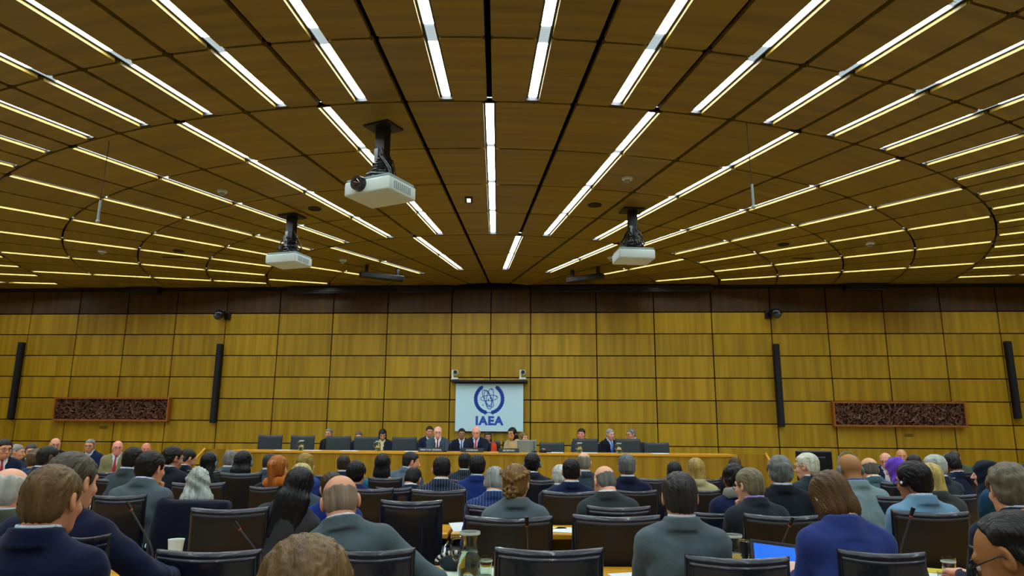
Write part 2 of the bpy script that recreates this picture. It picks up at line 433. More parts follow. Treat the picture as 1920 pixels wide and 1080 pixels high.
def rbox(P, c, b, r):
    q = np.abs(P-np.array(c))-np.array(b)+r; return np.sqrt((np.maximum(q, 0)**2).sum(-1))+np.minimum(q.max(-1), 0)-r
def wob(P, f, s=0.):
    x, y, z = P[..., 0], P[..., 1], P[..., 2]
    return (np.sin(f*x+1.3*np.sin(.7*f*z+s)+s)*np.sin(f*.8*y+1.1*np.sin(.6*f*x+2*s))+np.sin(f*.9*z+1.7*np.sin(.5*f*y)+3*s))*.5
def arr_mesh(name, V, Fc, mats, mi=None):
    me = bpy.data.meshes.new(name); n = len(V); m = len(Fc)
    me.vertices.add(n); me.vertices.foreach_set('co', np.asarray(V, np.float32).ravel())
    me.loops.add(m*4); me.loops.foreach_set('vertex_index', np.asarray(Fc, np.int32).ravel())
    me.polygons.add(m); me.polygons.foreach_set('loop_start', np.arange(0, m*4, 4, dtype=np.int32))
    me.polygons.foreach_set('use_smooth', np.ones(m, bool))
    for x in (mats if isinstance(mats, (list, tuple)) else [mats]): me.materials.append(x)
    if mi is not None: me.polygons.foreach_set('material_index', mi)
    me.update(calc_edges=True); me.validate(); return me
# ---- head (own frame: origin mid-ear, +Y face, +Z up; top +.113, chin -.122)
def f_head(P, fem=False):
    d = ell(P, (0, -.012, .028), (.076, .094, .084))
    d = smin(d, ell(P, (0, .030, -.030), (.064, .060, .080)), .03)
    d = smin(d, ell(P, (0, .046, -.088), (.038 if fem else .045, .038, .034)), .03)
    d = smin(d, cap(P, (0, -.025, -.06), (0, -.045, -.15), .050 if fem else .058, .052 if fem else .062), .025)
    d = smin(d, cap(P, (-.036, .076, .026), (.036, .076, .026), .012), .014)
    for s in (-1, 1):
        d = smax(d, -ell(P, (s*.031, .100, .004), (.019, .020, .013)), .012)
        d = smin(d, ell(P, (s*.043, .062, -.028), (.020, .020, .018)), .02)
    d = smin(d, cap(P, (0, .090, .008), (0, .112, -.030), .008, .012), .010)
    for s in (-1, 1): d = smin(d, ell(P, (s*.011, .101, -.034), (.009, .010, .008)), .006)
    d = smin(d, ell(P, (0, .088, -.060), (.025, .014, .007)), .007)
    d = smin(d, ell(P, (0, .087, -.073), (.021, .014, .008)), .007)
    d = smax(d, -cap(P, (-.024, .099, -.0640), (.0, .1035, -.0665), .0020), .003)
    d = smax(d, -cap(P, (.024, .099, -.0640), (.0, .1035, -.0665), .0020), .003)
    for s in (-1, 1):
        c = np.array((s*.079, -.008, -.004)); q = P-c
        a = .35*s; u = q[..., 0]*math.cos(a)+q[..., 1]*math.sin(a); v = -q[..., 0]*math.sin(a)+q[..., 1]*math.cos(a)
        Q = np.stack([u, v, q[..., 2]], -1); e = ell(Q, (0, 0, 0), (.009, .019, .033)); e = smax(e, -ell(Q, (s*.009, .003, .004), (.007, .010, .018)), .004); d = smin(d, e, .006)
    return d
HEADC = {}
def head_mesh(fem, h):
    k = (fem, h)
    if k not in HEADC: HEADC[k] = sd_build(lambda P: f_head(P, fem), (-.1, -.125, -.16), (.1, .13, .12), h)
    return HEADC[k]
# ---- hands: palm, four bent fingers, side thumb.  frame: wrist at origin, fingers +Y, palm faces -Z, thumb at +X (mirrored for the other)
def hand_mesh(pose, h=.0055):
    k = ('hand', pose)
    if k in HEADC: return HEADC[k]
    curl = {'flat': (.12, .2, .15), 'relax': (.35, .45, .3), 'fist': (1.25, 1.5, .9), 'hold': (.7, .9, .5)}[pose]
    segs = []
    for x, L, y0 in ((.028, .082, .088), (.009, .090, .092), (-.010, .084, .089), (-.028, .066, .082)):
        p = np.array([x, y0, 0.]); a = 0; Ls = (.45*L, .32*L, .23*L); r = .0092
        for l, c in zip(Ls, curl):
            a += c; q = p+np.array([x*.05, math.cos(a)*l, -math.sin(a)*l]); segs.append((p, q, r, r*.9)); p = q; r *= .9
    a = .5 if pose != 'fist' else .9; p = np.array([.026, .022, -.006]); q = p+np.array([.030, .032, -.008]); segs.append((p, q, .0135, .0115))
    q2 = q+np.array([.012 if pose != 'fist' else -.016, .030, -.014]); segs.append((q, q2, .0110, .0095)); q3 = q2+np.array([.000 if pose != 'fist' else -.016, .022, -.006]); segs.append((q2, q3, .0095, .0080))
    def f(P):
        d = rbox(P, (0, .050, 0), (.040, .046, .0135), .013); d = smin(d, cap(P, (0, -.05, 0), (0, .01, 0), .026, .025), .02)
        for a_, b_, r1, r2 in segs: d = smin(d, cap(P, a_, b_, r1, r2), .005)
        return d
    HEADC[k] = sd_build(f, (-.06, -.07, -.09), (.085, .19, .02), h); return HEADC[k]
# ---- hair, in head frame
def zmin_fn(P, pts):
    return np.interp(P[..., 1], [p[0] for p in pts], [p[1] for p in pts])
HLINE = [(-.13, -.085), (-.07, -.085), (-.045, -.06), (-.03, -.02), (-.012, .028), (.006, .026), (.012, -.012), (.024, -.01), (.036, .03), (.062, .058), (.085, .066), (.12, .09)]
FLINE = [(-.13, -.12), (-.03, -.11), (-.005, -.03), (.03, .0), (.055, .045), (.082, .060), (.12, .09)]
def f_hair(P, st):
    t = {'short': .011, 'crop': .005, 'full': .016, 'thick': .021, 'bald': .003, 'fringe': .008, 'curly': .022, 'recede': .012}.get(st, .018)
    x, y, z = P[..., 0], P[..., 1], P[..., 2]; ax = np.abs(x)
    top = ell(P, (0, -.014, .030), (.077+t*.75, .095+t, .084+t))
    strand = .0022*np.sin(150*np.arctan2(x, y+.02+.3*z)/2.2+9*z) + .0016*np.sin(260*x+40*y) + .003*wob(P, 34, 1)
    if st in ('short', 'full', 'thick', 'crop', 'curly', 'recede'):
        d = smin(top, ell(P, (0, -.035, -.02), (.073+t*.6, .070+t*.7, .068)), .02)
        if st in ('curly', 'recede'): strand = .005*wob(P, 110, 2)+.004*wob(P, 60, 5)
        d = d+strand*(.4 if st == 'crop' else 1)
        return smax(d, (zmin_fn(P, RLINE if st == 'recede' else HLINE)-z)*.75, .008)
    if st in ('bald', 'fringe'):
        d = smin(top, ell(P, (0, -.035, -.02), (.073+t*.6, .070+t*.7, .068)), .02)+strand*.4
        d = smax(d, (zmin_fn(P, HLINE)-z)*.75, .006)
        zt = (.046 if st == 'bald' else .082)+.016*wob(P, 40, 3)+.004*np.sin(190*x)-np.maximum(y-.0, 0)*.35
        return smax(d, (z-zt)*.8, .012)
    face = np.maximum(np.abs(x)-.062, -(y-.022)); face = np.maximum(face, z-.062+np.maximum(y-.06, 0)*.2)   # opening for the face (negative inside)
    if st == 'bob':
        d = smin(top, ell(P, (0, -.015, -.055), (.098, .092, .085)), .04); d = smax(d, (-.125-z), .02); cut = face
    elif st == 'mid':
        d = smin(top, ell(P, (0, -.035, -.09), (.096, .078, .13)), .04); d = smax(d, (-.19-z), .02); cut = face
    elif st == 'long':
        d = smin(top, ell(P, (0, -.05, -.08), (.095, .070, .12)), .04); d = smin(d, rbox(P, (0, -.092, -.21), (.098, .034, .17), .034), .04); cut = face
    elif st == 'xlong':
        d = smin(top, ell(P, (0, -.05, -.08), (.095, .070, .12)), .04); q = (P-np.array((0, -.095, -.27))); d = smin(d, rbox(P+np.array((0, 0, 0)), (0, -.100, -.27), (.100, .034, .24), .034)+np.clip(-P[..., 2]-.3, 0, 1)*.22, .04); cut = face
    elif st == 'wavy':
        d = smin(top, ell(P, (0, -.045, -.09), (.108, .078, .13)), .04); d = smin(d, rbox(P, (0, -.08, -.19), (.128, .045, .105), .045), .05); cut = face; strand = strand*1.6+.006*np.sin(48*x+26*z+3*np.sin(18*z))
    elif st == 'pony':
        d = top; d = smin(d, ell(P, (0, -.035, -.03), (.075, .07, .06)), .03); d = smax(d, (zmin_fn(P, FLINE)-z)*.75, .01)
        tail = smin(ell(P, (0, -.120, .045), (.032, .030, .030)), cap(P, (0, -.135, .03), (.01, -.125, -.20), .040, .024), .03)
        return smin(d, tail, .012)+strand
    elif st == 'bun':
        d = top; d = smin(d, ell(P, (0, -.035, -.03), (.077, .07, .06)), .03); d = smax(d, (zmin_fn(P, FLINE)-z)*.75, .01)
        for i in range(11):      # braid round the nape
            a = -1.35+i*.27; d = smin(d, ell(P, (.092*math.sin(a), -.016-.106*math.cos(a), .012+.045*abs(a)), (.017, .015, .016)), .003)
        for i in range(7):       # coiled bun of twisted locks
            a = i*2*PI/7; d = smin(d, ell(P, (.036*math.cos(a)-.008, -.120, -.052+.030*math.sin(a)), (.019, .024, .014)), .003)
        d = smin(d, ell(P, (-.008, -.138, -.052), (.020, .014, .018)), .003); return d+strand*1.3
    elif st == 'scarf':
        d = smin(ell(P, (0, -.014, .028), (.096, .118, .105)), ell(P, (0, -.01, -.08), (.09, .1, .1)), .05); d = smin(d, ell(P, (0, -.02, -.18), (.15, .12, .07)), .06)
        d = d+.004*np.sin(70*z+30*y+12*x); op = ell(P, (0, .105, -.028), (.056, .075, .080)); return smax(d, -op, .008)
    d = d+strand
    return smax(d, -cut, .012)
RLINE = [(-.13, -.085), (-.07, -.085), (-.045, -.06), (-.03, -.02), (-.012, .028), (.006, .04), (.02, .075), (.04, .12), (.12, .16)]
HBOX = {'xlong': (-.15, -.18, -.56, .15, .13, .17), 'long': (-.14, -.17, -.42, .14, .13, .17), 'wavy': (-.18, -.17, -.34, .18, .13, .17), 'mid': (-.14, -.15, -.24, .14, .13, .17), 'pony': (-.13, -.20, -.26, .13, .13, .17), 'bun': (-.13, -.17, -.13, .13, .13, .17), 'scarf': (-.18, -.17, -.28, .18, .14, .17), 'bob': (-.14, -.15, -.17, .14, .13, .17)}
def hair_mesh(st, h, m):
    k = ('hair', st, h)
    if k not in HEADC:
        b = HBOX.get(st, (-.12, -.15, -.12, .12, .13, .16)); HEADC[k] = sd_build(lambda P: f_hair(P, st), b[:3], b[3:], h)
    k2 = k+(m.name,)
    if k2 not in HEADC: HEADC[k2] = arr_mesh('hair', *HEADC[k], m)
    return HEADC[k2]
def hairmat(c, spec=.35):
    n = 'hair_'+c
    if n in MATS: return MATS[n]
    m = mat(n, '#'+c, .42, spec=spec, var=.38, vscale=38, stretch=(1, .6, .12), bump=.55, bscale=150)
    return m
def skinmat(c):
    v = [int(c[i:i+2], 16) for i in (0, 2, 4)]; v = [min(244, int(x*1.10+10)) for x in v]; c = '%02x%02x%02x' % tuple(v)
    return mat('skin_'+c, '#'+c, .5, spec=.35, var=.06, vscale=20, bump=.05, bscale=300)
def clothmat(c, pin=False, knit=False):
    n = 'cloth_'+c+('_pin' if pin else '')
    if n in MATS: return MATS[n]
    m = mat(n, '#'+c, .85, spec=.2, var=.14, vscale=7, bump=.6, bscale=14, sheen=.1)
    if pin:
        nt = m.node_tree; b = nt.nodes['Principled BSDF']; tc = nn(nt, 'ShaderNodeTexCoord'); wv = nn(nt, 'ShaderNodeTexWave', wave_type='BANDS', bands_direction='X'); wv.inputs['Scale'].default_value = 13; wv.inputs['Distortion'].default_value = .3; wv.inputs['Detail Scale'].default_value = .5
        nt.links.new(tc.outputs['Object'], wv.inputs[0]); gt = nn(nt, 'ShaderNodeMath', operation='GREATER_THAN'); gt.inputs[1].default_value = .965; nt.links.new(wv.outputs['Fac'], gt.inputs[0])
        mx = nn(nt, 'ShaderNodeMix', data_type='RGBA'); mx.inputs[6].default_value = srgb('#'+c); mx.inputs[7].default_value = srgb('#5f7690'); nt.links.new(gt.outputs[0], mx.inputs[0]); nt.links.new(mx.outputs[2], b.inputs['Base Color'])
    return m
# ---- torso & limbs in body frame (seated; hips at origin x,y, floor z=0, facing +Y)
HIP = np.array([0, 0, .50])
def rot(p, r, y=0):      # lean: forward pitch p, sideways roll r, twist y -> 3x3
    return np.array((Matrix.Rotation(-y, 3, 'Z') @ Matrix.Rotation(r, 3, 'Y') @ Matrix.Rotation(-p, 3, 'X')))
def f_torso(Q, w=1., b=1., fem=False, inf=0.):
    """Q in torso frame (origin at hip)"""
    d = ell(Q, (0, .0, .36), (.168*w+inf, .112*b+inf, .22+inf))
    d = smin(d, ell(Q, (0, .015, .14), (.158*w*(.92 if fem else 1)+inf, (.120 if b < 1.15 else .15)*b+inf, .17+inf)), .08)
    d = smin(d, ell(Q, (0, 0, .02), (.180+inf, .130+inf, .11+inf)), .06)
    sw = (.150 if not fem else .132)*w
    d = smin(d, cap(Q, (-sw, -.012, .478), (sw, -.012, .478), .062+inf, .062+inf), .045)
    for s in (-1, 1): d = smin(d, cap(Q, (s*.02, -.02, .574), (s*(sw+.012), -.014, .514), .040+inf, .034+inf), .03)
    if fem:
        for s in (-1, 1): d = smin(d, ell(Q, (s*.075, .095, .345), (.062+inf, .055+inf, .060+inf)), .05)
    return d
LOWER = {}
def f_legs(P, inf=0.):
    d = None
    for s in (-1, 1):
        for a, b, r1, r2 in (((s*.09, .02, .50), (s*.12, .42, .50), .082, .060), ((s*.12, .42, .50), (s*.12, .38, .09), .057, .040)):
            e = cap(P, a, b, r1+inf, r2+inf); d = e if d is None else smin(d, e, .02)
    return d
def f_feet(P): 
    d = None
    for s in (-1, 1): e = smin(rbox(P, (s*.12, .44, .035), (.045, .13, .035), .03), cap(P, (s*.12, .37, .05), (s*.12, .37, .10), .045), .02); d = e if d is None else np.minimum(d, e)
    return d
BC = {}
def legs_mesh():
    if 'legs' not in BC: BC['legs'] = sd_build(lambda P: smin(f_legs(P, .014), ell(P, (0, -.005, .50), (.205, .155, .115)), .04), (-.24, -.18, .07), (.24, .5, .66), .022)
    return BC['legs']
def shoes_mesh():
    if 'shoes' not in BC: BC['shoes'] = arr_mesh('shoes', *sd_build(f_feet, (-.18, .3, 0), (.18, .58, .15), .02), mat('shoe_leather', '#0b0b0d', .35))
    return BC['shoes']
def ik(sh, wr, pole, L1=.285, L2=.255):
    sh, wr = np.array(sh, float), np.array(wr, float); d = wr-sh; L = np.linalg.norm(d)
    if L > (L1+L2)*.995: wr = sh+d/L*(L1+L2)*.995; d = wr-sh; L = np.linalg.norm(d)
    a = (L1*L1-L2*L2+L*L)/(2*L); hh = math.sqrt(max(L1*L1-a*a, 0)); u = d/L; p = np.array(pole, float); p = p-u*(p@u); p /= np.linalg.norm(p)+1e-9
    return sh+u*a+p*hh, wr
ARM = {   # wrist targets (body frame) and elbow pole for (left, right)
 'desk': (((-.13, .38, .77), (-.30, -.35, -1)), ((.13, .38, .77), (.30, -.35, -1))),
 'lap': (((-.08, .30, .64), (-.45, -.5, -.6)), ((.08, .30, .64), (.45, -.5, -.6))),
 'chinR': (((-.12, .36, .77), (-.3, -.35, -1)), ('chin', (.45, .1, -1))),
 'chinL': (('chin', (-.45, .1, -1)), ((.12, .36, .77), (.3, -.35, -1))),
 'clasp': (((-.045, .36, .98), (-.8, -.1, -1)), ((.045, .36, .98), (.8, -.1, -1))),
 'akimbo': (((-.16, .38, .77), (-.4, -.3, -1)), ((.30, .20, .58), (1., -.45, .2))),
 'reachR': (((-.13, .36, .77), (-.3, -.3, -1)), ((.36, .40, .77), (.9, -.5, -.6))),
 'tablet': (((-.15, .34, .80), (-.3, -.3, -1)), ((.06, .34, .80), (.3, -.3, -1))),
 'folded': (((.05, .34, .78), (-1, -.2, -1)), ((-.05, .36, .80), (1, -.2, -1))),
}
def pose_pts(ps):
    Rm = rot(ps['lean'], ps['roll'], ps['twist']); w = ps['w']; fem = ps['fem']
    T = lambda q: HIP + Rm @ np.array(q, float)
    neck = T((0, -.022, .575)); sw = (.168 if not fem else .150)*w
    shl = [T((-sw, -.005, .49)), T((sw, -.005, .49))]
    Hm = np.array((Matrix.Rotation(-ps['hy'], 3, 'Z') @ Matrix.Rotation(-(ps['hp']), 3, 'X') @ Matrix.Rotation(ps['hr'], 3, 'Y')))
    hc = T((0, .012+.02*min(1, max(0, ps['hp']*1.5)), .665)) + Hm @ np.array((0, .012, .032))
    arms = []
    for s, (wt, pole) in zip((0, 1), ARM[ps['arm']]):
        if isinstance(wt, str): wt = hc + Hm @ np.array(((.035 if s else -.035), .085, -.175))
        arms.append((shl[s],)+ik(shl[s], wt, pole))
    return Rm, T, neck, Hm, hc, arms
def tofr(P, Rm, o): return (P-o) @ Rm     # world(body) -> local frame rows
def body_mesh(ps, h):
    key = ('b', tuple(sorted((k, (round(v, 2) if isinstance(v, float) else v)) for k, v in ps.items())), h)
    if key in BC: return BC[key]
    Rm, T, neck, Hm, hc, arms = pose_pts(ps)
    def f(P):
        d = f_torso(tofr(P, Rm, HIP), ps['w'], ps['b'], ps['fem'], -.008)
        d = smin(d, f_legs(P, -.004), .03)
        for sh, el, wr in arms: d = smin(d, np.minimum(cap(P, sh, el, .041, .033), cap(P, el, wr, .033, .026)), .02)
        nb = hc + Hm @ np.array((0, -.040, -.11)); d = smin(d, cap(P, neck, nb, .056 if not ps['fem'] else .048, .050 if not ps['fem'] else .044), .03)
        return d
    allp = np.array([neck, hc]+[p for a in arms for p in a]); lo = np.minimum(allp.min(0), (-.23, -.16, .05))-.06; hi = np.maximum(allp.max(0), (.23, .48, .6)); hi = hi+np.array((.06, .06, .0))
    hi[2] = max(neck[2], max(a[i][2] for a in arms for i in range(3)))+.09
    V, Q = sd_build(f, lo, hi, .026)
    Vs, Qs = [V], [Q]; n = len(V)
    hv, hq = head_mesh(ps['fem'], h); Vs.append(hv @ Hm.T + hc); Qs.append(hq+n); n += len(hv)
    for s, (sh, el, wr) in enumerate(arms):
        chin = isinstance(ARM[ps['arm']][s][0], str)
        pose = 'fist' if chin else {'clasp': 'hold', 'tablet': 'hold', 'akimbo': 'relax'}.get(ps['arm'], 'relax')
        gv, gq = hand_mesh(pose); gv = gv.copy()
        if not s: gv[:, 0] *= -1; gq = gq[:, ::-1]
        # inner side of each hand: thumb points to the middle
        gv[:, 0] *= -1; gq = gq[:, ::-1]
        y = (wr-el)/np.linalg.norm(wr-el)
        if not chin and ps['arm'] not in ('clasp', 'tablet'): y = np.array([y[0]*.5, abs(y[1])+.5, -.05]); y /= np.linalg.norm(y)
        up = np.array((0, 0, 1.)) if not chin and ps['arm'] != 'clasp' else np.array(((1. if s else -1.), -.2, .2))
        if chin: y = np.array([(-.5 if s else .5), .1, .85]); y /= np.linalg.norm(y); up = np.array((0, -1., 0.1)) * -1
        x = np.cross(y, up); x /= np.linalg.norm(x); z = np.cross(x, y)
        B = np.stack([x, y, z], 1); Vs.append(gv @ B.T + wr); Qs.append(gq+n); n += len(gv)
    BC[key] = (np.concatenate(Vs), np.concatenate(Qs)); return BC[key]
def top_sdf(ps, kind, inf):
    Rm, T, neck, Hm, hc, arms = pose_pts(ps); w = ps['w']
    slv = .9 if kind != 'short' else .45
    def f(P):
        Q = tofr(P, Rm, HIP); base = f_torso(Q, w, ps['b'], ps['fem'], inf); d = base
        ins = 1. if kind in ('suit', 'jacket') else .8
        for s, (sh, el, wr) in enumerate(arms):
            we = el+(wr-el)*slv
            up = cap(P, sh, el, .056*ins+inf*.6, .046*ins+inf*.5); fo = cap(P, el, we, .046*ins+inf*.5, .036+inf*.3)
            ax = np.sqrt(((P-el)**2).sum(-1))
            arm_ = smin(up, fo, .02)
            if kind in ('suit', 'jacket'): d = d+.0065*np.exp(-((arm_-base)/.008)**2)*(Q[..., 2] > .33)
            d = smin(d, arm_, np.where(Q[..., 2] > .36, .03, .010))
            d = d+.0045*np.sin(95*((P-el) @ ((wr-el)/np.linalg.norm(wr-el))) + 8*Q[..., 0])*np.exp(-(ax/.10)**2)
        x, y, z = Q[..., 0], Q[..., 1], Q[..., 2]
        d = d + .0060*wob(Q, 18, ps['seed']) + .0040*wob(Q, 40, ps['seed']+2)
        d = d + .0045*np.sin(70*(z-.5*np.abs(x))+3*np.sin(11*x+ps['seed'])+2*np.sin(13*z))*np.clip(wob(Q, 9, ps['seed']+4), 0, 1)
        d = d + .0045*np.sin(52*(z+.9*np.abs(x))+2*np.sin(9*x+ps['seed']))*np.exp(-((z-.30)/.11)**2)*np.exp(-((np.abs(x)-.13)/.06)**2)
        rr = np.sqrt(x*x+(y+.020)**2)
        d = smin(d, cap(Q, (0, -.026, .47), (0, -.024, .572), .074 if kind in ('suit', 'jacket') else .066, .067 if kind in ('suit', 'jacket') else .061), .03) if kind != 'low' else d
        nk = rr-(.064 if kind in ('suit', 'jacket') else .066)
        if kind in ('suit', 'jacket'):   # collar standing round the nape, falling to the front
            colr = np.maximum(np.abs(rr-.0735-(.612-z)*.16)-.0095, np.maximum(z-(.613-np.maximum(y, 0)*.6), .553-z)); d = smin(d, colr, .014)
            d = smax(d, -np.maximum(rr-.062, .585-np.maximum(y, 0)*1.3-z), .004)
        elif kind == 'turtle':
            colr = np.maximum(np.abs(rr-.066-(.60-z)*.2)-.010, np.maximum(z-.600, .5-z)); d = smin(d, colr, .02); d = smax(d, -np.maximum(rr-.054, .53-z), .006)
        elif kind == 'round':
            d = smax(d, -np.maximum(rr-.068, .50-z), .008)
        elif kind == 'low':
            d = smax(d, -(np.sqrt(x*x/2.6+(y+.03)**2+(z-.60)**2)-.10), .008)
        if kind in ('suit', 'jacket'):    # V opening in front
            t = np.clip((z-.26)/(.30), 0, 1.3); V_ = np.maximum(np.abs(x)-.066*t, -(y-.0)); V_ = np.maximum(V_, .26-z); V_ = np.maximum(V_, -(base+.010))
            d = smax(d, -V_, .004)
            lap = np.maximum(np.abs(np.abs(x)-.066*t-.018)-.020, np.maximum(np.abs(base-.004)-.006, np.maximum(-(y-.01), np.maximum(.27-z, z-.56)))); d = smin(d, lap, .003)
            # centre-back and shoulder seams
            d = d+.0035*np.exp(-(x/.006)**2)*(y < 0)*(z < .55)+.0025*np.exp(-((z-.60+.25*np.abs(x)+.10)/.006)**2)*(y < 0)*(z > .46)*0
        bot = .0 if kind != 'low' else .0
        d = smax(d, bot-.03-z, .01)
        if kind in ('suit', 'jacket'): d = smax(d, np.maximum(y-.02-.16*(1-np.clip((z)/.15, 0, 1)), -1) if False else d, 0)
        return d
    allp = np.array([neck]+[p for a in arms for p in a]); return f, np.minimum(allp.min(0), (-.23, -.2, .44))-.08, np.maximum(allp.max(0), (.23, .2, 0))+.08
def f_collar(ps, hgt=.020):
    Rm, T, neck, Hm, hc, arms = pose_pts(ps)
    def f(P):
        Q = tofr(P, Rm, HIP); x, y, z = Q[..., 0], Q[..., 1], Q[..., 2]; rr = np.sqrt(x*x+(y+.018)**2)
        zt = .624 - np.maximum(y, 0)*.5
        return np.maximum(np.abs(rr-.061-(.62-z)*.10)-.0045, np.maximum(z-zt, .565-z))*.9
    return f, T((0, -.02, .60))-np.array((.11, .11, .09)), T((0, -.02, .60))+np.array((.11, .11, .09))
EYEW = mat('eye_white', '#d8d8d2', .3); EYED = mat('eye_dark', '#140e0a', .2)
def eye_me():
    if 'eye' not in BC:
        b = MB(); b.ball((0, 0, 0), .0118, 12); me = b.me('eye', EYEW, True); me.materials.append(EYED)
        for p in me.polygons:
            if p.center.y > .0084: p.material_index = 1
        BC['eye'] = me
    return BC['eye']
def brow_me(m):
    k = 'brow'+m.name
    if k not in BC: BC[k] = MB().tube([(-.018, -.004, -.002), (-.006, .002, .002), (.006, .003, .002), (.018, -.003, -.001)], [.003, .0045, .0042, .002], 6).me('eyebrow', m, True)
    return BC[k]
def glasses_me():
    if 'gl' not in BC:
        b = MB()
        for s in (-1, 1):
            b.tube([(s*.033+.024*math.cos(t), .106-abs(s*.033+.024*math.cos(t))*.12, .002+.017*math.sin(t)) for t in [2*PI*i/16 for i in range(16)]], .0022, 6, True)
            b.tube([(s*.057, .099, .006), (s*.078, .06, .008), (s*.086, 0, .010), (s*.086, -.015, -.006)], .0022, 6)
        b.tube([(-.009, .105, .004), (0, .107, .006), (.009, .105, .004)], .002, 6); BC['gl'] = b.me('glasses', mat('spectacle_frame', '#1a1512', .3), True)
    return BC['gl']
def headset_me():
    if 'hs' not in BC:
        b = MB(); b.tube([(.100*math.sin(a), -.015, .015+.118*math.cos(a)) for a in [(-1.5+3*i/14) for i in range(15)]], .0045, 6)
        for s in (-1, 1): b.ball((s*.094, -.01, -.005), .032, 14, (.5, .8, 1.15))
        BC['hs'] = b.me('headset', mat('headset_grey', '#6d7f80', .4), True)
    return BC['hs']
def earpiece_me():
    if 'ep' not in BC:
        b = MB(); b.cyl((-.085, -.005, -.005), (-.105, -.005, -.005), .026, .024, 18); b.cyl((-.105, -.005, -.005), (-.112, -.005, -.005), .014, .012, 14); b.tube([(-.1, -.01, -.02), (-.085, -.03, -.05), (-.07, -.035, -.08)], .003, 6)
        BC['ep'] = b.me('earphone', mat('earphone_black', '#10131c', .35), True)
        b = MB().ball((-.113, -.005, -.003), .010, 10, (.5, 1, 1)); BC['ep2'] = b.me('earphone_cap', mat('earphone_white', '#e8eef0', .4), True)
    return BC['ep']
NP = 0
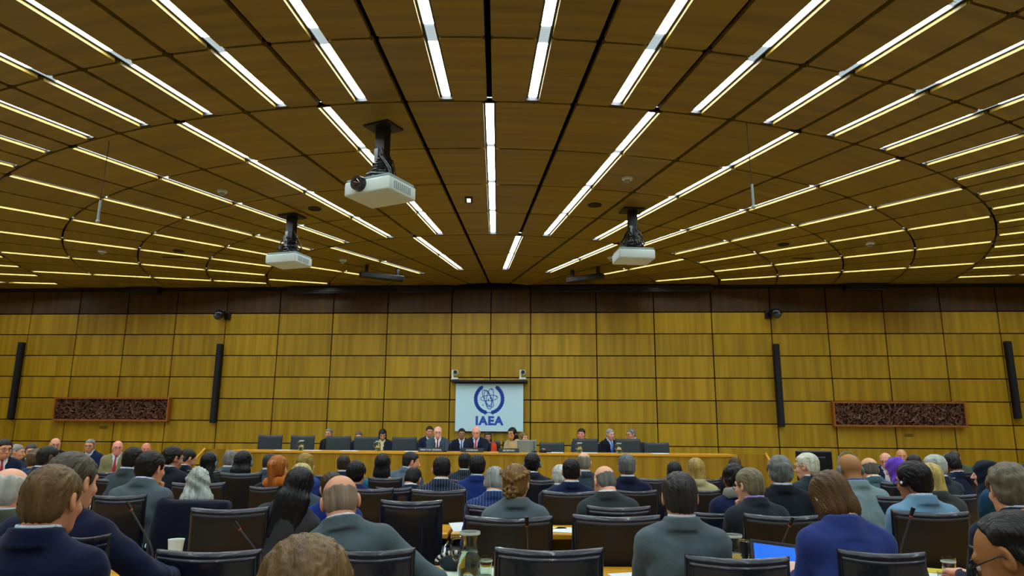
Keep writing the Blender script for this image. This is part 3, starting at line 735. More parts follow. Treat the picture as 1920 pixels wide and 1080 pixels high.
def person(label, px, py, d, skin='c98a66', hair='short', hc='2a1c12', top='suit', tc='141b33', face=0., hy=0., hp=.12, hr=0., lean=.12, roll=0., twist=0., arm='desk', fem=False, w=1., b=1., shirt='c9d8e4', tie=None, base=0., chair=True, extra=(), pin=False, group=None, hz=.0, hs=1.):
    """px,py : where the photograph shows the top of the head; d : distance in front of the camera; face: heading (0 = facing the podium)"""
    global NP; NP += 1; seed = NP*1.7
    az = math.atan2(ray(px, py).x, ray(px, py).y); face = face+.5*az; hy = hy+.5*az; hs = hs*.97
    ps = dict(lean=float(lean), roll=float(roll), twist=float(twist), hy=float(hy), hp=float(hp), hr=float(hr), arm=arm, fem=fem, w=float(w), b=float(b))
    front = abs(((face+hy+PI) % (2*PI))-PI) > .9 or True
    h = .0052 if d < 4.2 else (.0065 if d < 8 else .009)
    V, Q = body_mesh(ps, h)
    ps['seed'] = seed if d < 5 else float(NP % 3)
    Rm, T, neck, Hm, hcen, arms = pose_pts(ps)
    tt = {'short': .011, 'crop': .005, 'full': .016, 'thick': .021, 'bald': 0, 'fringe': 0, 'curly': .022, 'none': 0, 'recede': .008}.get(hair, .018)
    topl = hcen[2] + abs(Hm[2, 2])*(.112+tt)*hs + abs(Hm[2, 1])*.01
    tgt = at_d(px, py, d); scl = (tgt.z-base)/topl; scl = min(1.10, max(.90, scl)); dz = tgt.z-base-scl*topl
    RZ = Matrix.Rotation(-face, 3, 'Z'); off = RZ @ Vector((hcen[0], hcen[1], 0))*scl
    if base == 0 and d > 4.15:
        y1 = clear_rows(d-off.y, .13, .21)
        if abs(y1-(d-off.y)) > 1e-4:
            d += y1-(d-off.y); tgt = at_d(px, py, d); scl = min(1.10, max(.90, tgt.z/topl)); dz = tgt.z-scl*topl
    loc = Vector((tgt.x-off.x, d-off.y, base+dz))
    root = thing('person', label, 'person', Matrix.Translation(loc) @ Matrix.Rotation(-face, 4, 'Z') @ Matrix.Scale(scl, 4), group)
    sm = skinmat(skin); key = ('bm', id(V), sm.name)
    if key not in BC: BC[key] = arr_mesh('body', V, Q, sm)
    link('body', BC[key], parent=root)
    HM = Matrix.Translation(Vector(hcen)) @ Matrix(Hm.tolist()).to_4x4() @ Matrix.Scale(hs, 4)
    # clothing
    cm = clothmat(tc, pin); res = .0078 if d < 3.8 else .0105 if d < 4.6 else (.0125 if d < 6.3 else (.016 if d < 8.5 else .021))
    kk = ('top', tuple(sorted((k, (round(v, 2) if isinstance(v, float) else v)) for k, v in ps.items())), top, res)
    if kk not in BC:
        f, lo, hi = top_sdf(ps, top, .012 if top in ('suit', 'jacket') else .009); BC[kk] = sd_build(f, lo, hi, res)
    km = kk+(cm.name,)
    if km not in BC: BC[km] = arr_mesh('jacket', *BC[kk], cm)
    link({'suit': 'jacket', 'jacket': 'jacket', 'turtle': 'sweater', 'round': 'sweater', 'low': 'blouse'}[top], BC[km], parent=root)
    if top == 'suit':
        kc = ('col', kk[1], res); shm = clothmat(shirt)
        if kc not in BC: f, lo, hi = f_collar(ps); BC[kc] = sd_build(f, lo, hi, .006 if d < 7 else .009)
        link('shirt_collar', arr_mesh('shirt_collar', *BC[kc], shm), parent=root)
        vis_front = math.cos(face) < .35 or d > 11
        if vis_front or tie:
            fs = lambda P: np.maximum(f_torso(tofr(P, Rm, HIP), ps['w'], ps['b'], fem, .006), np.maximum(-(tofr(P, Rm, HIP)[..., 1]-.0), np.maximum(np.abs(tofr(P, Rm, HIP)[..., 0])-.012-.066*np.clip((tofr(P, Rm, HIP)[..., 2]-.25)/.3, 0, 1.1), .25-tofr(P, Rm, HIP)[..., 2])))
            c = T((0, .1, .42)); ks = ('shirt', kk[1])
            if ks not in BC: BC[ks] = sd_build(fs, c-np.array((.14, .2, .26)), c+np.array((.14, .2, .26)), .013)
            link('shirt', arr_mesh('shirt', *BC[ks], shm), parent=root)
        if tie:
            pts = []
            for z in np.linspace(.575, .25, 9):
                ys = np.linspace(0, .3, 61); q = np.stack([np.zeros(61), ys, np.full(61, z)], 1); v = f_torso(q, ps['w'], ps['b'], fem, .012); yy = ys[np.argmin(np.abs(v))]
                pts.append((z, yy+.002 if z < .55 else max(yy, .055)))
            bm = MB(); L_ = []
            for i, (z, yy) in enumerate(pts):
                hw = [.016, .012, .014, .017, .020, .023, .026, .028, .028][i]; L_.append([bm.bm.verts.new(Vector(T((s*hw, yy+dy, z)))) for s, dy in ((-1, 0), (0, .007), (1, 0), (0, -.004))])
            for A, B in zip(L_, L_[1:]):
                for k in range(4): bm.bm.faces.new((A[k], A[(k+1) % 4], B[(k+1) % 4], B[k]))
            bm.bm.faces.new(L_[0]); bm.bm.faces.new(L_[-1][::-1]); bm.obj('tie', mat('tie_'+tie, '#'+tie, .5, bump=.1), root, smooth=True)
    lm = clothmat('14161f' if top != 'suit' else tc) if not pin else clothmat('14161f')
    kl = ('lm', lm.name)
    if kl not in BC: BC[kl] = arr_mesh('trousers', *legs_mesh(), lm)
    link('trousers', BC[kl], parent=root); link('shoes', shoes_mesh(), parent=root)
    hm_ = hairmat(hc)
    if hair != 'none':
        link('headscarf' if hair == 'scarf' else 'hair', hair_mesh(hair, h if hair != 'scarf' else .009, clothmat(hc) if hair == 'scarf' else hm_), parent=root, mw=HM)
    fy = math.cos(face+hy)
    if fy < .80:
        for s in (-1, 1):
            link('eye', eye_me(), parent=root, mw=HM @ Matrix.Translation((s*.031, .0808, .003)))
            if hair != 'scarf' or True: link('eyebrow', brow_me(hm_ if hair != 'scarf' else hairmat('1a120c')), parent=root, mw=HM @ Matrix.Translation((s*.032, .0905, .026)))
    for e in extra:
        if e == 'glasses': link('glasses', glasses_me(), parent=root, mw=HM)
        if e == 'headset': link('headset', headset_me(), parent=root, mw=HM)
        if e == 'earphone': earpiece_me(); q = link('earphone', BC['ep'], parent=root, mw=HM); link('earphone_cap', BC['ep2'], parent=q)
        if e.startswith('lanyard'):
            c = e.split(':')[1]; pts = []
            for a in np.linspace(-2.6, 2.6, 21): pts.append(Vector(T((.078*math.sin(a)*1.0, -.022-.078*math.cos(a)*1.0, .585-.03*(1-math.cos(a))*1.0+ .02))))
            MB().tube(pts, .0075, 6).obj('lanyard', mat('lanyard_'+c, '#'+c, .6), root, smooth=True)
        if e.startswith('scarf'):
            c = e.split(':')[1]; f = lambda P: np.sqrt((np.sqrt(tofr(P, Rm, HIP)[..., 0]**2+(tofr(P, Rm, HIP)[..., 1]+.015)**2)-.084)**2+((tofr(P, Rm, HIP)[..., 2]-.585-.02*tofr(P, Rm, HIP)[..., 0]*5)*.62)**2)-.027+.007*wob(P, 60, 2)
            c0 = T((0, -.01, .6)); link('scarf', arr_mesh('scarf', *sd_build(f, c0-.14, c0+.14, .011), clothmat(c)), parent=root)
    if chair:
        back = loc + RZ @ Vector((0, -.04, 0)); make_chair((back.x, back.y, base), -face, label_for_chair(label), None, 'conference chairs under seated people')
    return root
def _unused(l): return ('dark leather conference chair under the ' + ' '.join(l.split()[:9]))
def label_for_chair(l): return 'dark leather conference chair under the ' + ' '.join(l.split()[:10])
# ================================================================ CHAIRS
LEA = mat('leather_black', '#121827', .27, spec=.7, coat=.35, bump=.25, bscale=22)
LEAB = mat('leather_brown_black', '#1e1813', .45, spec=.5, bump=.25, bscale=22)
CHROME = mat('chrome', '#b9c0c4', .15, metal=1)
CH = {}
def chair_parts():
    if CH: return CH
    W, H0, H1 = .53, .42, .99
    def slab(x0, x1, z0, z1, y0, t, nx=12, nz=12, puff=0., rim=.02, sag=.012, curve=.035, reclin=.10):
        def P(u, v, s):
            x = x0+(x1-x0)*u; z = z0+(z1-z0)*v
            e = min(u*(x1-x0), (1-u)*(x1-x0), v*(z1-z0), (1-v)*(z1-z0)); k = min(1, e/rim); k = math.sqrt(max(0, 1-(1-k)**2))
            z -= sag*math.sin(PI*u)*(v**4)
            yc = y0 - reclin*(z-z0)*1.0 + curve*math.cos((u-.5)*PI)*-1 + curve*.6
            return (x, yc + s*(t*.5*k + puff*math.sin(PI*u)*math.sin(PI*v)*(s < 0 or 1)), z)
        V = []; Fc = []; n = (nx+1)*(nz+1)
        us_ = [0, .012, .04]+[i/nx for i in range(1, nx)]+[.96, .988, 1]; vs_ = [0, .012, .04]+[i/nz for i in range(1, nz)]+[.96, .988, 1]
        a, b_ = len(us_), len(vs_); n = a*b_
        for s in (1, -1):
            for v in vs_:
                for u in us_: V.append(P(u, v, s))
        for j in range(b_-1):
            for i in range(a-1):
                q = j*a+i; Fc.append((q, q+a, q+a+1, q+1)); Fc.append((n+q, n+q+1, n+q+a+1, n+q+a))
        for i in range(a-1): Fc.append((i, i+1, n+i+1, n+i)); q = (b_-1)*a+i; Fc.append((q, n+q, n+q+1, q+1))
        for j in range(b_-1): q = j*a; Fc.append((q, n+q, n+q+a, q+a)); q = j*a+a-1; Fc.append((q, q+a, n+q+a, n+q))
        bm = bmesh.new(); vv = [bm.verts.new(p) for p in V]
        for f in Fc:
            try: bm.faces.new([vv[k] for k in f])
            except ValueError: pass
        bmesh.ops.remove_doubles(bm, verts=bm.verts, dist=.0004); bmesh.ops.recalc_face_normals(bm, faces=bm.faces); return bm
    def fin(name, bm, m):
        me = bpy.data.meshes.new(name); bm.to_mesh(me); bm.free(); me.polygons.foreach_set('use_smooth', [True]*len(me.polygons)); me.materials.append(m); return me
    CH['backrest'] = fin('backrest', slab(-W/2, W/2, H0-.02, H1, -.20, .055, rim=.028), LEA)
    for nm, m in (('A', LEA), ('B', LEAB)):
        CH['back_cover'+nm] = fin('back_cover', slab(-W/2+.018, W/2-.018, H0, H1-.030, -.232, .022, rim=.012, sag=.012), m)
    CH['backrestC'] = CH['backrest'].copy(); CH['backrestC'].materials.clear(); CH['backrestC'].materials.append(mat('leather_black_lit', '#263339', .38, spec=.5, bump=.3, bscale=14)); CH['back_coverC'] = CH['back_coverA']  # same leather made lighter, front lighting on the podium put into the colour
    CH['back_seam'] = MB().tube([(x, -.243-.035*math.cos(PI*x/W), .70) for x in np.linspace(-W/2+.03, W/2-.03, 11)], .0025, 5).me('back_seam', BLK)
    CH['seat'] = MB().box((0, .045, .45), (.52, .50, .10), bev=.03, seg=3).me('seat', LEA, True)
    b = MB(); 
    for s in (-1, 1): b = b
    for s, n_ in ((-1, 'armL'), (1, 'armR')):
        CH[n_] = MB().tube([(s*.275, -.16, .47), (s*.285, -.17, .64), (s*.285, -.12, .675), (s*.285, .14, .675), (s*.285, .19, .64), (s*.275, .19, .45)], .013, 8).me('armrest', CHROME, True)
    CH['column'] = MB().cyl((0, 0, .06), (0, 0, .41), .03, n=14).me('column', CHROME, True)
    b = MB()
    for k in range(5):
        a = 2*PI*k/5+.3; b.cyl((0, 0, .085), (.27*math.cos(a), .27*math.sin(a), .055), .022, .014, 8)
    CH['base'] = b.me('base', CHROME, True)
    CH['caster'] = MB().cyl((-.012, 0, .027), (.012, 0, .027), .027, n=12).me('caster', BLK)
    return CH
def make_chair(loc, rz, label, sc3=None, group=None, cover='A', recl=0.):
    c = chair_parts(); t = thing('conference_chair', label, 'chair', Matrix.Translation(loc) @ Matrix.Rotation(rz, 4, 'Z') @ (Matrix.Diagonal((*sc3, 1)) if sc3 else Matrix.Identity(4)), group)
    bk = link('backrest', c['backrestC' if cover == 'C' else 'backrest'], parent=t); link('back_cover', c['back_cover'+cover], parent=bk); link('back_seam', c['back_seam'], parent=bk)
    link('seat', c['seat'], parent=t); link('armrest', c['armL'], parent=t); link('armrest', c['armR'], parent=t); link('column', c['column'], parent=t)
    bs = link('base', c['base'], parent=t)
    for k in range(5):
        a = 2*PI*k/5+.3; link('caster', c['caster'], parent=bs, mw=Matrix.Translation((.27*math.cos(a), .27*math.sin(a), 0)) @ Matrix.Rotation(a, 4, 'Z'))
    return t
def chair_at(label, xl, xr, y, d, rz=0., base=0., cover='A', group='empty conference chairs', flip=False):
    """place a chair by the two ends and the height of its top edge in the photograph"""
    if base == 0 and d > 4.05: d = clear_rows(d+.03, .10, .10)-.03
    a, b = at_d(xl, y, d), at_d(xr, y, d); w = (b.x-a.x); s = w/(.53*abs(math.cos(rz))+.04*abs(math.sin(rz))); top = (a.z+b.z)/2-base
    sz = top/.99; r = rz+(PI if flip else 0)
    o = Matrix.Rotation(r, 3, 'Z') @ Vector((0, -.265*s, 0)); m = (a+b)/2
    return make_chair((m.x-o.x, d-o.y, base), r, label, (s, s, sz), group, cover)
# ================================================================ PODIUM
DZ = .30
p0 = at_z(960, 849, 1.11); N0 = WALL - p0.dot(WN); ZT = 1.11
uL, uR = on_wall(424, 845, N0)[0], on_wall(1381, 852, N0)[0]
WM = Matrix.Translation(wp(0, 0, 0)) @ WALL_M
MB().box(((uL+uR)/2, N0/2-.1, DZ/2), (uR-uL+1.6, N0-.35, DZ)).obj('trim_2', mat('dais_carpet', '#6e5a3a', .95, bump=.2, bscale=200), mw=WM, kind='structure')
pod = thing('podium_desk', 'long golden wooden podium desk in front of the panelled wall', 'desk', WM @ Matrix.Translation(((uL+uR)/2, N0-.35, 0)))
nP = 9; pw = (uR-uL)/nP
fp = MB().box((0, 0, 0), (pw-.003, .03, ZT-.05), bev=.002).me('front_panel', W_DESKF)
for i in range(nP): link('front_panel', fp, parent=pod, mw=Matrix.Translation((-(uR-uL)/2+pw*(i+.5), .335, (ZT-.05)/2+.005)))
MB().box((0, 0, ZT-.02), (uR-uL+.02, .74, .04), bev=.004).obj('desk_top', W_DESK, pod)
MB().box((0, .05, ZT-.28), (uR-uL-.1, .5, .03)).obj('shelf', BLK, pod)
for s in (-1, 1): MB().box((s*((uR-uL)/2-.02), .0, (ZT-.04)/2), (.03, .66, ZT-.05)).obj('side_panel', W_DESKF, pod)
def parapet(px0, px1, py, label, s):
    n1 = N0-.75; a, b = sorted((on_wall(px0, py, n1)[0], on_wall(px1, py, n1)[0])); c = (a+b)/2
    t = thing('stair_parapet', label, 'parapet', WM @ Matrix.Translation((c, n1, 0)))
    MB().box((0, 0, ZT/2), (b-a, .05, ZT)).obj('panel', W_DESKF, t)
    e = (b-a)/2*s
    MB().cyl((e, .0, ZT), (e, .55, ZT-.30), .022, n=8).obj('handrail', W_DESK, t, smooth=True)
    MB().box((e, .56, (ZT-.3)/2), (.04, .04, ZT-.3)).obj('post', W_DESKF, t)
parapet(1384, 1436, 852, 'low wooden parapet with sloping rail beside the podium desk, near the flat monitor', 1)
parapet(384, 422, 843, 'low wooden parapet with sloping rail, near the black-haired woman with headset', -1)
# ---------------------------------------------------------------- banner, cameras on the wall
def wobj(px, py, n=0.): u, z = on_wall(px, py, n); return u, z
def sized(px0, px1, py0, py1, n):
    xc, yc = (px0+px1)/2, (py0+py1)/2; u0 = on_wall(px0, yc, n)[0]; u1 = on_wall(px1, yc, n)[0]; z0 = on_wall(xc, py1, n)[1]; z1 = on_wall(xc, py0, n)[1]
    return (u0+u1)/2, (z0+z1)/2, u1-u0, z1-z0
u, z, w, hgt = sized(854, 981, 719, 809, .10)
ban = thing('banner', 'pale blue projection board with blue atom emblem and lettering on the panelled wall', 'banner', WM @ Matrix.Translation((u, .10, z)))
MB().box((0, 0, 0), (w, .03, hgt), bev=.003).obj('board', mat('banner_face', '#c9ecf6', .55, bump=.02), ban)
BLU = mat('emblem_blue', '#2450b8', .6)
# the emblem, built as slightly raised print.  emblem frame: x right, z up, centre of the board
def flat(pts_list, name, m, parent, y=.0165):
    b = MB()
    for pts in pts_list:
        v = [b.bm.verts.new((x, y, zz)) for x, zz in pts]; b.bm.faces.new(v)
    return b.obj(name, m, parent)
K = w/127.
def E(px, py): return ((px-917.5)*K, (764-py)*K)
leaves = []
for s in (-1, 1):
    for i in range(13):
        t = i/12.; a = math.radians(-82+ (118+38)*t*0 + 132*t)
        # branch centreline: arc round the atom
        cxp, cyp = 917.2+s*25.5*math.cos(a), 748.5-26*math.sin(a)
        for side in (-1, 1):
            la = a + side*.55 + .15; L = 8.2 if i < 12 else 6; wd = 2.7
            dx, dy = -math.sin(la), math.cos(la); nx, ny = dy, -dx; pts = []
            for q in range(8):
                tt = q/4. if q <= 4 else (8-q)/4.; sg = 1 if q <= 4 else -1
                uu = tt*L; vv = sg*wd*math.sin(PI*min(1, tt*.98+.01))
                X = cxp + s*(dx*uu+nx*vv) + s*side*1.2*math.cos(a); Y = cyp - (dy*uu+ny*vv) - side*1.2*math.sin(a); pts.append(E(X, Y))
            if s < 0: pts = pts[::-1]
            leaves.append(pts)
flat(leaves, 'laurel_leaves', BLU, ban)
tb = MB()
for s in (-1, 1):
    pts = [(917.2+s*24.5*math.cos(math.radians(a)), 748.5-25*math.sin(math.radians(a))) for a in range(-96, 48, 8)]
    tb.tube([(E(x, y)[0], .016, E(x, y)[1]) for x, y in pts], .45*K, 5)
    tb.tube([(E(x, y)[0], .016, E(x, y)[1]) for x, y in [(917-s*1, 773), (917+s*5, 775), (917+s*8, 778)]], .5*K, 5)
tb.obj('laurel_stems', BLU, ban)
at = MB()
for (a, rx, ry, ox, oy) in ((80, 17, 6.2, 1.5, -1), (5, 16, 5.2, 0, 0), (-60, 18, 6.5, -2, 1), (103, 18, 6.0, -2, 3)):
    ar = math.radians(a); pts = []
    for q in range(36):
        t = 2*PI*q/36; x, y = rx*math.cos(t), ry*math.sin(t); X = 917+ox+x*math.cos(ar)-y*math.sin(ar); Y = 747+oy-(x*math.sin(ar)+y*math.cos(ar)); e = E(X, Y); pts.append((e[0], .0165, e[1]))
    at.tube(pts, .62*K, 5, True)
at.obj('atom_orbits', BLU, ban)
nb = MB()
for x, y in ((916, 750), (920, 747), (923, 751)): e = E(x, y); nb.ball((e[0], .016, e[1]), 1.5*K, 8, (1, .3, 1))
for x, y in ((906, 760), (922, 731), (931, 744)): e = E(x, y); nb.ball((e[0], .016, e[1]), 1.2*K, 8, (1, .3, 1))
nb.obj('nucleus', BLU, ban)
def text(s, size, m, parent, mw, name='lettering', ext=.002, off=.0, align='CENTER', sx=1.):
    c = bpy.data.curves.new(name, 'FONT'); c.body = s; c.size = size; c.align_x = align; c.align_y = 'CENTER'; c.extrude = ext; c.offset = off; c.space_character = 1.0 + off*9
    o = bpy.data.objects.new('tmp', c); COL.objects.link(o); dg = bpy.context.evaluated_depsgraph_get(); me = bpy.data.meshes.new_from_object(o.evaluated_get(dg)); bpy.data.objects.remove(o)
    me.name = name; me.materials.clear(); me.materials.append(m)
    return link(name, me, parent=parent, mw=mw @ Matrix.Scale(sx, 4, (1, 0, 0)))
e = E(917.5, 789.5)
TX = Matrix.Rotation(PI/2, 4, 'X')     # text plane (x right, y up) -> stands up, faces -Y
FL = Matrix.Rotation(PI, 4, 'Z')
# the wall frame is a mirrored one for x/y turned to the room, so lettering is laid out through its own matrix
def wall_text(s, px, py, hpx, parent_world_n, parent):
    pass
tx = text('IAEA', .265, BLU, None, Matrix.Identity(4), off=.013)
tx.parent = ban; tx.matrix_parent_inverse = Matrix.Identity(4)
# ban matrix has columns (WT, -WN, Z): det = -1*... handled by mapping text x->x, y->z, normal -> +y
tx.matrix_local = Matrix(((1.06, 0, 0, e[0]), (0, 0, 1, .016), (0, 1, 0, e[1]), (0, 0, 0, 1)))
sh = thing('camera_shelf', 'slim black shelf rail on the wall above the emblem board', 'shelf', WM @ Matrix.Translation((u, .14, on_wall(917, 715.5, .1)[1])))
MB().box((0, 0, 0), (w*1.13, .28, .045), bev=.004).obj('rail', BLK, sh); MB().box((0, -.09, -.05), (w*1.0, .05, .08)).obj('roller_case', BLK, sh)
def ptz(px, py, label):
    uu, zz = on_wall(px, py, .18)
    t = thing('conference_camera', label, 'camera', WM @ Matrix.Translation((uu, .18, on_wall(px, 713.5, .18)[1]+.02)))
    MB().box((0, 0, .022), (.16, .15, .05), bev=.012, seg=2).obj('base', WHITEP, t)
    MB().box((-.055, 0, .13), (.04, .10, .19), bev=.012, seg=2).obj('arm', WHITEP, t)
    hb = MB().ball((.01, 0, .17), .062, 16).obj('head', WHITEP, t, smooth=True); MB().cyl((.01, .03, .17), (.012, .085, .172), .043, n=18).obj('lens', BLK, hb)
ptz(853.5, 700, 'white swivel conference camera on the shelf above the older bald man in glasses'); ptz(980, 700, 'white swivel conference camera on the shelf above the woman in beige')
for px, py, lab in ((413, 590, 'dark dome camera on wall bracket above the tall black column near the headset women'), (1453, 587, 'dark dome camera on wall bracket above the tall black column near the flat monitor')):
    uu, zz = on_wall(px, py, .2); t = thing('dome_camera', lab, 'camera', WM @ Matrix.Translation((uu, 0, zz)))
    s = 1 if px < 900 else -1
    MB().box((s*.10, .03, 0), (.16, .05, .2), bev=.01).obj('bracket', BLK, t); MB().cyl((s*.1, .04, .03), (0, .2, .06), .04, n=12).obj('arm', BLK, t)
    MB().ball((-s*.02, .22, 0), .125, 20, (1, 1, .85)).obj('housing', mat('dome_black', '#141820', .25, spec=.7), t, smooth=True)
    MB().ball((-s*.03, .25, -.04), .095, 18).obj('dome', mat('dome_glass', '#2a3c44', .08, spec=1.), t, smooth=True)
for i, (pa, pb, lab) in enumerate((((38, 642), (24, 785), 'tall black column speaker left of the dark relief with its plate, at the hall edge'), ((412.5, 645), (400, 793), 'tall black column speaker between the relief and the podium, by the headset women'), ((1454, 645), (1466, 800), 'tall black column speaker between the flat monitor and the podium'), ((1889, 640), (1908, 785), 'tall black column speaker above the grey-haired man with the orange lanyard'))):
    ua, za = on_wall(*pa, .06); ub, zb = on_wall(*pb, .06)
    t = thing('column_speaker', lab, 'speaker', WM @ Matrix.Translation(((ua+ub)/2, .065, (za+zb)/2))); h_ = za-zb
    MB().box((0, 0, 0), (.13, .11, h_), bev=.008).obj('cabinet', BLK, t); MB().box((0, .058, 0), (.10, .01, h_-.06)).obj('grille', mat('speaker_grille', '#0a0f1a', .7, bump=.4, bscale=300), t)
# carved reliefs
def relief(px0, px1, py0, py1, seed, label):
    u, z, w, h = sized(px0, px1, py0, py1, .08); t = thing('carved_relief', label, 'relief carving', WM @ Matrix.Translation((u, .04, z)))
    fr = mat('relief_frame', '#9a5a1c', .45, var=.15, vscale=12, stretch=(1, 1, 1)); th = .045
    for nm, c, d in (('frame_rail', (0, .03, h/2-th/2), (w, .13, th)), ('frame_rail', (0, .03, -h/2+th/2), (w, .13, th)), ('frame_stile', (-w/2+th/2, .03, 0), (th, .13, h-2*th)), ('frame_stile', (w/2-th/2, .03, 0), (th, .13, h-2*th))):
        MB().box(c, d, bev=.006).obj(nm, fr, t)
    nx, nz = 330, 66; rr = np.random.RandomState(seed); X, Z = np.meshgrid(np.linspace(-w/2+th, w/2-th, nx), np.linspace(-h/2+th, h/2-th, nz)); Y = np.full(X.shape, -.01)
    for _ in range(620):     # crowded little figures: heads, limbs, bodies
        cx, cz = rr.uniform(-w/2, w/2), rr.uniform(-h/2, h/2); kind = rr.rand(); a = rr.uniform(0, PI)
        if kind < .35: L, r = 0, rr.uniform(.022, .036)
        else: L, r = rr.uniform(.03, .12), rr.uniform(.012, .024)
        dx, dz = math.cos(a), math.sin(a); tt = np.clip((X-cx)*dx+(Z-cz)*dz, -L, L); bend = .35*L*np.sin(tt/(L+1e-6)*2+a)
        D = np.sqrt((X-cx-tt*dx+bend*dz)**2+(Z-cz-tt*dz-bend*dx)**2); hh = rr.uniform(.02, .085); Y = np.maximum(Y, hh*np.sqrt(np.clip(1-(D/r)**2, 0, 1))+np.where(D < r, hh*.2, -1))
    V = np.stack([X.ravel(), Y.ravel(), Z.ravel()], 1); i, j = np.meshgrid(np.arange(nx-1), np.arange(nz-1)); q = (j*nx+i).ravel()
    rm_ = mat('relief_wood', '#6a4636', .30, spec=.9, var=.5, vscale=9)
    me = arr_mesh('carving', V, np.stack([q, q+nx, q+nx+1, q+1], 1), rm_); me.polygons.foreach_set('use_smooth', [False]*len(me.polygons)); link('carving', me, parent=t)
    MB().box((0, -.03, 0), (w-.02, .02, h-.02)).obj('backing', rm_, t)
relief(102, 318, 745, 790, 3, 'long dark carved wooden relief, framed, above the men beside the bald man in tan')
relief(1561, 1811, 753, 801, 5, 'long dark carved wooden relief, framed, above the woman in purple headscarf')
for px, py, lab in ((194.5, 801.5, 'small dull brass plate below the relief near the bald man in tan'), (1704, 816, 'small dull brass plate below the relief near the purple headscarf')):
    uu, zz = on_wall(px, py, 0); MB().box((0, 0, 0), (.19, .012, .06), bev=.003).obj('wall_plate', mat('brass_plate', '#6f6420', .5, metal=.3), mw=WM @ Matrix.Translation((uu, .012, zz))); tag(bpy.data.objects[[o.name for o in bpy.data.objects if o.name.startswith('wall_plate')][-1]], lab, 'plate')
for x0, x1, lab in ((230, 300, 'short black roller screen case under the ceiling above the carved relief and tan-suited man'), (540, 850, 'long black roller screen case under the ceiling, nearer the headset women'), (995, 1335, 'long black roller screen case under the ceiling above the men talking at the podium'), (1582, 1662, 'short black roller screen case under the ceiling above the carved relief by the monitor')):
    yy = 545 if x0 < 1000 else 540; u0, u1 = on_wall(x0, yy, .15)[0], on_wall(x1, yy, .15)[0]
    t = thing('screen_case', lab, 'screen case', WM @ Matrix.Translation(((u0+u1)/2, .16, CEIL-.09))); MB().box((0, 0, 0), (u1-u0, .18, .13), bev=.01).obj('case', BLK, t); MB().box((0, .06, -.075), (u1-u0-.1, .02, .03)).obj('bottom_bar', mat('dark_bar', '#1a2234', .4), t)
# ---------------------------------------------------------------- things hung under the ceiling
def on_ceil(px, py, dz=0.): return at_z(px, py, CEIL-dz)
def hung_box(px, py, L, ang, label):
    c = on_ceil(px, py, .0); t = thing('hanging_loudspeaker', label, 'speaker', Matrix.Translation(c) @ Matrix.Rotation(ang, 4, 'Z'))
    MB().box((0, 0, -.22), (L, .16, .11), bev=.012).obj('cabinet', mat('dark_olive', '#121310', .6), t)
    for s in (-1, 1): MB().box((s*L*.36, 0, -.085), (.06, .06, .17)).obj('bracket', BLK, t)
hung_box(717, 500, .95, .50, 'dark bar loudspeaker hung under the ceiling nearer the small projector by the headset women')
hung_box(1097, 503, .85, -.60, 'dark bar loudspeaker hung under the ceiling near the projector beside the emblem axis')
for px, py, lab in ((417, 357, 'between the large projector and the pendant microphone'), (1176, 333, 'above the projector with loose cables'), (192, 470, 'above the carved relief near the tan-suited man'), (643, 487, 'beside the small projector with upright cables'), (1631, 455, 'above the carved relief by the purple headscarf'), (1146, 482, 'just behind the projector with loose cables')):
    t = thing('smoke_detector', 'white round smoke detector on the ceiling, ' + lab, 'smoke detector', Matrix.Translation(on_ceil(px, py, .0)))
    MB().lathe([(.075, 0), (.075, -.025), (.06, -.04), (.02, -.042)], 20).obj('base', WHITEP, t, smooth=True); MB().lathe([(.04, -.04), (.042, -.06), (.03, -.075), (.005, -.078)], 16).obj('sensor', GREYP, t, smooth=True)
for px, py, lab in ((590, 391, 'between the large and the small projector'), (1115, 384, 'in front of the projector with loose cables'), (335, 470, 'above the carved relief, beyond the pendant microphone'), (1469, 458, 'above the tall black column by the monitor')):
    t = thing('ceiling_speaker', 'flat round dark ceiling speaker ' + lab, 'speaker', Matrix.Translation(on_ceil(px, py, .0)))
    MB().lathe([(.098, 0), (.098, -.008), (.09, -.010), (.01, -.010)], 28).obj('grille', mat('round_grille', '#20180c', .8, bump=.3, bscale=300), t); MB().lathe([(.105, 0), (.105, -.012), (.096, -.012), (.096, 0)], 28, cap=False).obj('ring', BLK, t)
for px, py, lab in ((325, 482, 'slim dark slot diffuser in the ceiling above the relief near the tan-suited man'), (1505, 484, 'slim dark slot diffuser in the ceiling above the flat monitor')):
    t = thing('slot_diffuser', lab, 'air vent', Matrix.Translation(on_ceil(px, py, .0)) @ Matrix.Rotation(.05 if px > 900 else -.06, 4, 'Z'))
    MB().box((0, 0, -.006), (.42, .07, .012)).obj('frame', mat('slot_frame', '#4a3a18', .6), t); MB().box((0, 0, -.013), (.38, .02, .004)).obj('slot', BLK, t)
t = thing('square_spotlight', 'small bright square ceiling spotlight beside the central strip light', 'ceiling light', Matrix.Translation(on_ceil(879, 374, .0)) @ Matrix.Rotation(.05, 4, 'Z'))
MB().box((0, 0, -.008), (.12, .26, .016), bev=.004).obj('frame', BLK, t); MB().box((0, 0, -.014), (.055, .15, .008)).obj('lens', mat('spot_lens', '#ffffff', .5, emit='#bcd8ff', es=5), t)
